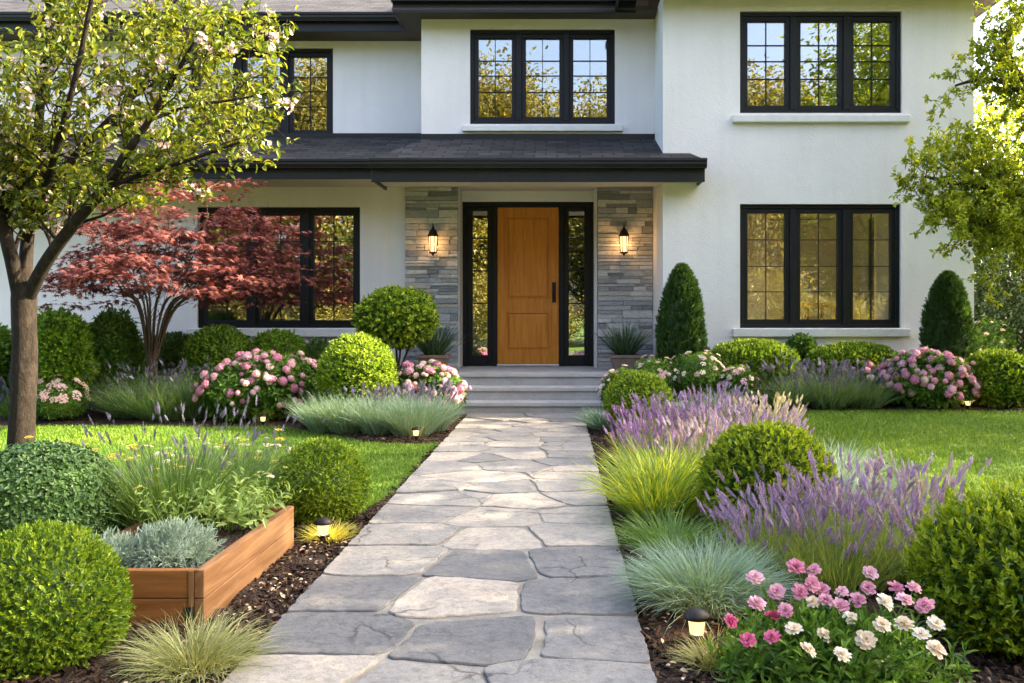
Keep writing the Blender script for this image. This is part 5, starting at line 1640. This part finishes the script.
def blossom_tree():
    Y0 = 7.0
    ox, oy = gx(22, Y0), Y0
    e = empty('blossom_tree', (ox, oy, tz(ox, oy)), 'tree with grey trunk, yellow green leaves and pale blossom in the left foreground', 'tree')
    def P(px, py, dy=0.0): return (gx(px, Y0 + dy) - ox, dy, gz(py, Y0 + dy))
    rng = np.random.default_rng(91)
    mb = MB()
    tr = np.array([P(22, 482), P(21, 445), P(23, 400), P(24, 372), P(25, 350), P(24, 325), P(24, 300), P(24, 282), P(25, 268), P(26, 256)])
    mb.tube(tr, [.125, .098, .090, .096, .090, .088, .092, .085, .055, .015], 16)
    a = rng.random(14)
    limbs = [([P(21, 300), P(10, 250, -.1), P(-8, 190, -.25), P(-25, 120, -.4), P(-35, 40, -.5)], .062, .02),
             ([P(24, 300), P(27, 240, .05), P(33, 180, .15), P(40, 110, .2), P(46, 40, .3), P(52, -40, .3)], .058, .016),
             ([P(29, 220, .05), P(45, 190, -.2), P(62, 130, -.45), P(80, 60, -.6), P(95, -20, -.7)], .035, .012),
             ([P(30, 205, .1), P(55, 180, .1), P(90, 140, .2), P(140, 90, .35), P(165, 45, .45), P(185, -30, .5)], .045, .012),
             ([P(27, 300), P(45, 262, -.15), P(75, 222, -.3), P(110, 182, -.45), P(128, 150, -.55)], .056, .030),
             ([P(125, 156, -.54), P(150, 120, -.6), P(175, 75, -.7), P(205, 25, -.8)], .030, .009),
             ([P(105, 187, -.44), P(150, 172, -.5), P(190, 160, -.55), P(245, 140, -.6)], .024, .007),
             ([P(35, 222, .1), P(70, 212, .4), P(115, 190, .8), P(170, 150, 1.1), P(215, 120, 1.2)], .026, .008),
             ([P(140, 92, .34), P(180, 70, .3), P(225, 60, .2), P(262, 45, .2)], .018, .006),
             ([P(150, 120, -.6), P(190, 105, -.5), P(235, 100, -.4), P(272, 92, -.4)], .016, .005),
             ([P(46, 60, .3), P(80, 20, .6), P(130, -20, .9)], .018, .006), ([P(-8, 190, -.25), P(-50, 160, -.3), P(-100, 100, -.3)], .03, .01)]
    def inside(p):
        Yp = oy + p[1]
        px = VX + (p[0] + ox) / Yp * F; py = VY - (p[2] - CAM_H) / Yp * F
        lim = 300 - .9 * max(0, 30 - py) * .0 if py < 150 else 300 - (py - 150) * 1.6
        return px < lim and py < 214 + .12 * (60 - min(px, 60)) and p[1] < 2.2
    S, D = branch_tree(limbs, rng, mb, .068, .62, 2, .14, .22, inside)
    o = mb.build('trunk', M_BARK, e)
    lf = MB()
    print('blossom sites', len(S))
    for k in range(3):
        m = rng.random(len(S)) < .42
        dd = unit(D[m] * .35 + rdir(rng, m.sum()) + np.array([0, 0, -.15]))
        s = rng.uniform(.7, 1.25, m.sum())
        stamp(lf, LEAF6, S[m] + rdir(rng, m.sum()) * .02, dd, np.array([0, 0, 1.0]) + rng.normal(size=(m.sum(), 3)) * .55, .034 * s, .062 * s)
    lf.build('crown', ML_APPLE, e)
    bl = MB()
    pick = rng.choice(len(S), 170, replace=False)
    for q in pick:
        n = int(rng.integers(5, 11))
        c = S[q] + D[q] * .02 + rng.normal(size=(n, 3)) * .022
        dn = unit(c - S[q] + rng.normal(size=(n, 3)) * .01)
        a, b = perp(dn)
        for k in range(5):
            ph = k * 1.2566 + rng.random(n)
            stamp(bl, LEAF, c, unit((np.cos(ph)[:, None] * a + np.sin(ph)[:, None] * b) + dn * .4), dn, .021, .025)
    bl.build('blossom', MP_WHITE, e)
blossom_tree()

def maple():
    Y0 = 11.3
    ox, oy = gx(152, Y0), Y0
    e = empty('red_maple', (ox, oy, tz(ox, oy)), 'small dark red maple with spreading layered crown before the white wall', 'tree')
    rng = np.random.default_rng(95)
    mb = MB()
    mb.tube([(0, 0, -.05), (.01, 0, .4), (-.01, 0, .75)], [.075, .062, .066], 12)
    tips = []
    limbs = []
    cx, cz = gx(178, Y0) - ox, 1.55
    for k in range(15):
        a = k / 15 * 6.2832 + .3
        rr = rng.uniform(.55, 1.15)
        top = np.array([cx + rr * 1.15 * math.cos(a), rr * .9 * math.sin(a), rng.uniform(1.9, 2.55)])
        b = np.array([.04 * math.cos(a), .04 * math.sin(a), .62])
        limbs.append(([b, b * .6 + np.array([top[0] * .18, top[1] * .18, 1.0]), np.array([top[0] * .5, top[1] * .5, 1.5]), top], .017, .005))
    S, D = branch_tree(limbs, rng, mb, .16, .5, 1, .25, .2)
    mb.build('trunk', M_BARK_D, e)
    # layered sprays: flat tiers that droop at the rim
    lf = MB()
    n = 275
    u = rng.random(n); a = rng.random(n) * 6.2832
    r = np.sqrt(u)
    RX = np.where(np.cos(a) > 0, 1.42, 1.42)
    dome = 1 - r ** 2
    zc = 1.50 + .13 * np.sin(a * 3 + 1) + .08 * np.sin(a * 7) + rng.random(n) ** .85 * (.16 + 1.46 * dome ** .8)
    C = np.stack([cx + RX * r * np.cos(a), 1.25 * r * np.sin(a), zc], 1)
    for i in range(n):
        m = int(rng.integers(20, 36))
        w = rng.uniform(.16, .34)
        q = w * np.sqrt(rng.random(m)); b = rng.random(m) * 6.2832
        out = unit(np.array([C[i, 0] - cx, C[i, 1], 0]) + 1e-4)
        P = C[i] + np.stack([q * np.cos(b), q * np.sin(b), np.zeros(m)], 1) + out * (q * .25)[:, None]
        P[:, 2] += -q * .18 + rng.normal(size=m) * .022
        dd = unit(np.stack([np.cos(b), np.sin(b), np.full(m, -.35)], 1) + out * .8 + rng.normal(size=(m, 3)) * .35)
        s = rng.uniform(.75, 1.25, m)
        stamp(lf, MAPLE, P, dd, np.array([0, 0, 1.0]) + rng.normal(size=(m, 3)) * .35, .085 * s, .085 * s)
    lf.build('crown', ML_MAPLE, e)
maple()

def clump_tree(name, label, cat, x, y, H, RX, mat, seed, n_cl=90, per=90, leaf=.12, trunk_r=.16, z0=.35, group=None, bark=None, sparse=.5, lim=None):
    e = empty(name, (x, y, tz(x, y)), label, cat, group)
    rng = np.random.default_rng(seed)
    mb = MB()
    top = H * .8
    P = np.array([(0, 0, -.1), (rng.normal() * .1, rng.normal() * .1, H * .25), (rng.normal() * .2, rng.normal() * .2, H * .5), (rng.normal() * .25, rng.normal() * .25, top)])
    mb.tube(P, [trunk_r, trunk_r * .8, trunk_r * .5, trunk_r * .15], 10)
    d = fib(n_cl * 2, rng, .7)
    rr = rng.uniform(.35, 1, len(d)) ** .6
    zc = H * (z0 + 1) / 2; rz = H * (1 - z0) / 2
    C = d * np.stack([RX * rr, RX * rr, rz * rr], 1) * lump(d, seed, .16, 2.5)[:, None] + np.array([0, 0, zc])
    C = C[rng.permutation(len(C))[:n_cl]]
    if lim is not None: C = C[[lim(c + np.array([x, y, 0])) for c in C]]
    for c in C[::2]:
        t = np.clip((c[2] / H - .22), .12, .75) / .8
        i = min(2, int(t * 3)); f = t * 3 - i
        b = P[i] * (1 - f) + P[i + 1] * f
        m = b * .45 + c * .55 + np.array([0, 0, -.12 * np.linalg.norm(c - b)])
        tt = np.linspace(0, 1, 6)[:, None]
        cc = b * (1 - tt) ** 2 + 2 * m * tt * (1 - tt) + c * tt ** 2
        mb.tube(cc, np.linspace(trunk_r * .28, .008, 6), 5, cap=False)
    mb.build('trunk', bark or M_BARK_D, e)
    lf = MB()
    cl = RX * .17 + .12
    for c in C:
        m = int(per * rng.uniform(.6, 1.3))
        q = rng.normal(size=(m, 3)) * np.array([1, 1, .62]) * cl * rng.uniform(.7, 1.2)
        dd = unit(q + rng.normal(size=(m, 3)) * cl * .8 + np.array([0, 0, -.25 * cl]))
        s = rng.uniform(.65, 1.25, m)
        stamp(lf, LEAF6, c + q, dd, np.array([0, 0, 1.0]) + rng.normal(size=(m, 3)) * .7, leaf * .56 * s, leaf * s)
    lf.build('crown', mat, e)
    return e

def sun_tree():
    ox, oy = 6.25, 9.9
    e = empty('sunlit_tree', (ox, oy, tz(ox, oy)), 'yellow green sunlit tree reaching in front of the right end of the white wall', 'tree')
    rng = np.random.default_rng(97)
    mb = MB()
    mb.tube([(0, 0, -.1), (.03, 0, .7), (-.03, .05, 1.3)], [.13, .105, .1], 12)
    def P(px, py, Y): return np.array([gx(px, Y) - ox, Y - oy, gz(py, Y)])
    limbs = [([(-.03, .05, 1.2), P(1060, 225, 9.9), P(1010, 205, 9.8), P(960, 200, 9.7), P(925, 192, 9.6)], .06, .01),
             ([(0, .05, 1.0), P(1070, 262, 9.7), P(1020, 252, 9.6), P(970, 236, 9.6), P(928, 222, 9.5)], .035, .007),
             ([P(1015, 206, 9.8), P(985, 222, 9.6), P(952, 214, 9.5)], .02, .006), ([P(1030, 252, 9.6), P(1000, 262, 9.4), P(975, 262, 9.3)], .02, .006),
             ([(-.03, .05, 1.2), P(1070, 180, 10.1), P(1030, 110, 10.2), P(990, 90, 10.2), P(955, 100, 10.2)], .06, .01),
             ([(-.03, .05, 1.25), P(1090, 160, 10.3), P(1060, 60, 10.6), P(1030, -20, 10.7)], .06, .012),
             ([(0, .05, 1.2), P(1060, 250, 9.7), P(1020, 240, 9.5), P(975, 235, 9.4)], .035, .008),
             ([(0, .05, 1.2), P(1110, 200, 9.6), P(1130, 100, 9.3), P(1150, 20, 9.2)], .06, .012),
             ([(0, .05, 1.2), P(1130, 230, 10.4), P(1190, 140, 10.8), P(1220, 60, 11)], .055, .012),
             ([P(1030, 110, 10.2), P(1010, 70, 10.1), P(1000, 40, 10.0)], .025, .008), ([P(1010, 205, 9.8), P(985, 185, 10.0), P(950, 165, 10.1)], .025, .007)]
    S, D = branch_tree(limbs, rng, mb, .06, .58, 2, .22, .18)
    mb.build('trunk', M_BARK_D, e)
    print('sun tree sites', len(S))
    lf = MB()
    for k in range(4):
        m = rng.random(len(S)) < .85
        dd = unit(D[m] * .4 + rdir(rng, m.sum()) + np.array([0, 0, -.1]))
        s = rng.uniform(.7, 1.25, m.sum())
        stamp(lf, LEAF6, S[m] + rdir(rng, m.sum()) * .02, dd, np.array([0, 0, 1.0]) + rng.normal(size=(m.sum(), 3)) * .5, .029 * s, .053 * s)
    lf.build('crown', ML_SUNTREE, e)
sun_tree()

# background right of the house
clump_tree('background_tree', 'bright yellow green tree beyond the right corner of the house', 'tree', 9.0, 18.0, 6.0, 1.9, ML_SUNTREE, 700, 110, 110, .11, .12, .3)
clump_tree('background_tree', 'dark tree low behind the house corner on the right', 'tree', 8.2, 17.0, 3.4, 1.6, ML_HEDGE, 701, 120, 110, .12, .12, .05)
clump_tree('background_tree', 'dark bushy tree at the right edge behind the bright shrub', 'tree', 7.4, 13.6, 2.4, 1.0, ML_HEDGE, 702, 90, 90, .09, .08, .05)
clump_tree('background_tree', 'tall far tree at the right edge beyond the house', 'tree', 14.5, 24.0, 6.5, 3.2, ML_WOODS, 703, 120, 90, .18, .2, .15)

# trees of the street side, mirrored in the window panes
wood = clump_tree('street_tree', 'tall yellow green tree across the street mirrored in the windows', 'tree', 8.6, -15.0, 13.0, 3.3, ML_WOODS, 710, 230, 120, .22, .22, .12, 'trees mirrored in the window panes')
wood2 = clump_tree('street_tree', 'tall yellow green tree across the street mirrored in the windows', 'tree', -5.2, -11.2, 11.5, 3.0, ML_WOODS, 711, 220, 120, .22, .2, .08, 'trees mirrored in the window panes')
for src, x, y, s, rz in ((wood2, 18.0, -19.5, 1.2, 2.0), (wood, 13.6, -17.6, .95, 1.1), (wood2, 4.4, -13.6, .92, 4.0), (wood, -2.6, -12.6, 1.0, 3.0), (wood, -9.8, -10.2, 1.03, 5.0), (wood2, -14.5, -9.4, 1.0, .5), (wood, -20.0, -9.5, .9, 2.5), (wood2, 1.9, -18.5, 1.05, 1.2)):
    c = copy_tree(src); c.location = (x, y, 0); c.scale = (s, s, s); c.rotation_euler.z = rz
# trees of the right side garden, outside the view: the sun comes through their crowns
clump_tree('side_tree', 'airy tree at the right side of the garden whose crown dapples the sunlight', 'tree', 9.8, 5.0, 10.4, 2.7, ML_SUNTREE, 720, 190, 95, .17, .18, .3)
clump_tree('side_tree', 'second airy tree at the right side of the garden towards the street', 'tree', 10.6, 10.0, 8.4, 2.3, ML_SUNTREE, 721, 100, 95, .17, .18, .3)

clump_tree('side_tree', 'airy tree at the right side of the garden nearest the pavement', 'tree', 9.4, 1.2, 10.0, 2.5, ML_SUNTREE, 722, 140, 95, .17, .18, .3)
# bushes along the far side of the street, low down in the mirrored view
bush0 = clump_tree('street_bush', 'golden green bush across the street mirrored in the low panes', 'bush', -12.0, -8.5, 2.7, 1.25, ML_WOODS, 730, 70, 90, .13, .05, .02, 'bushes mirrored in the low panes')
for i in range(1, 9):
    c = copy_tree(bush0); c.location = (-12.0 + 2.9 * i, -8.5 - .45 * i, 0); c.rotation_euler.z = i * 1.3; c.scale = (1, 1, .75 + .12 * (i * 5 % 4))
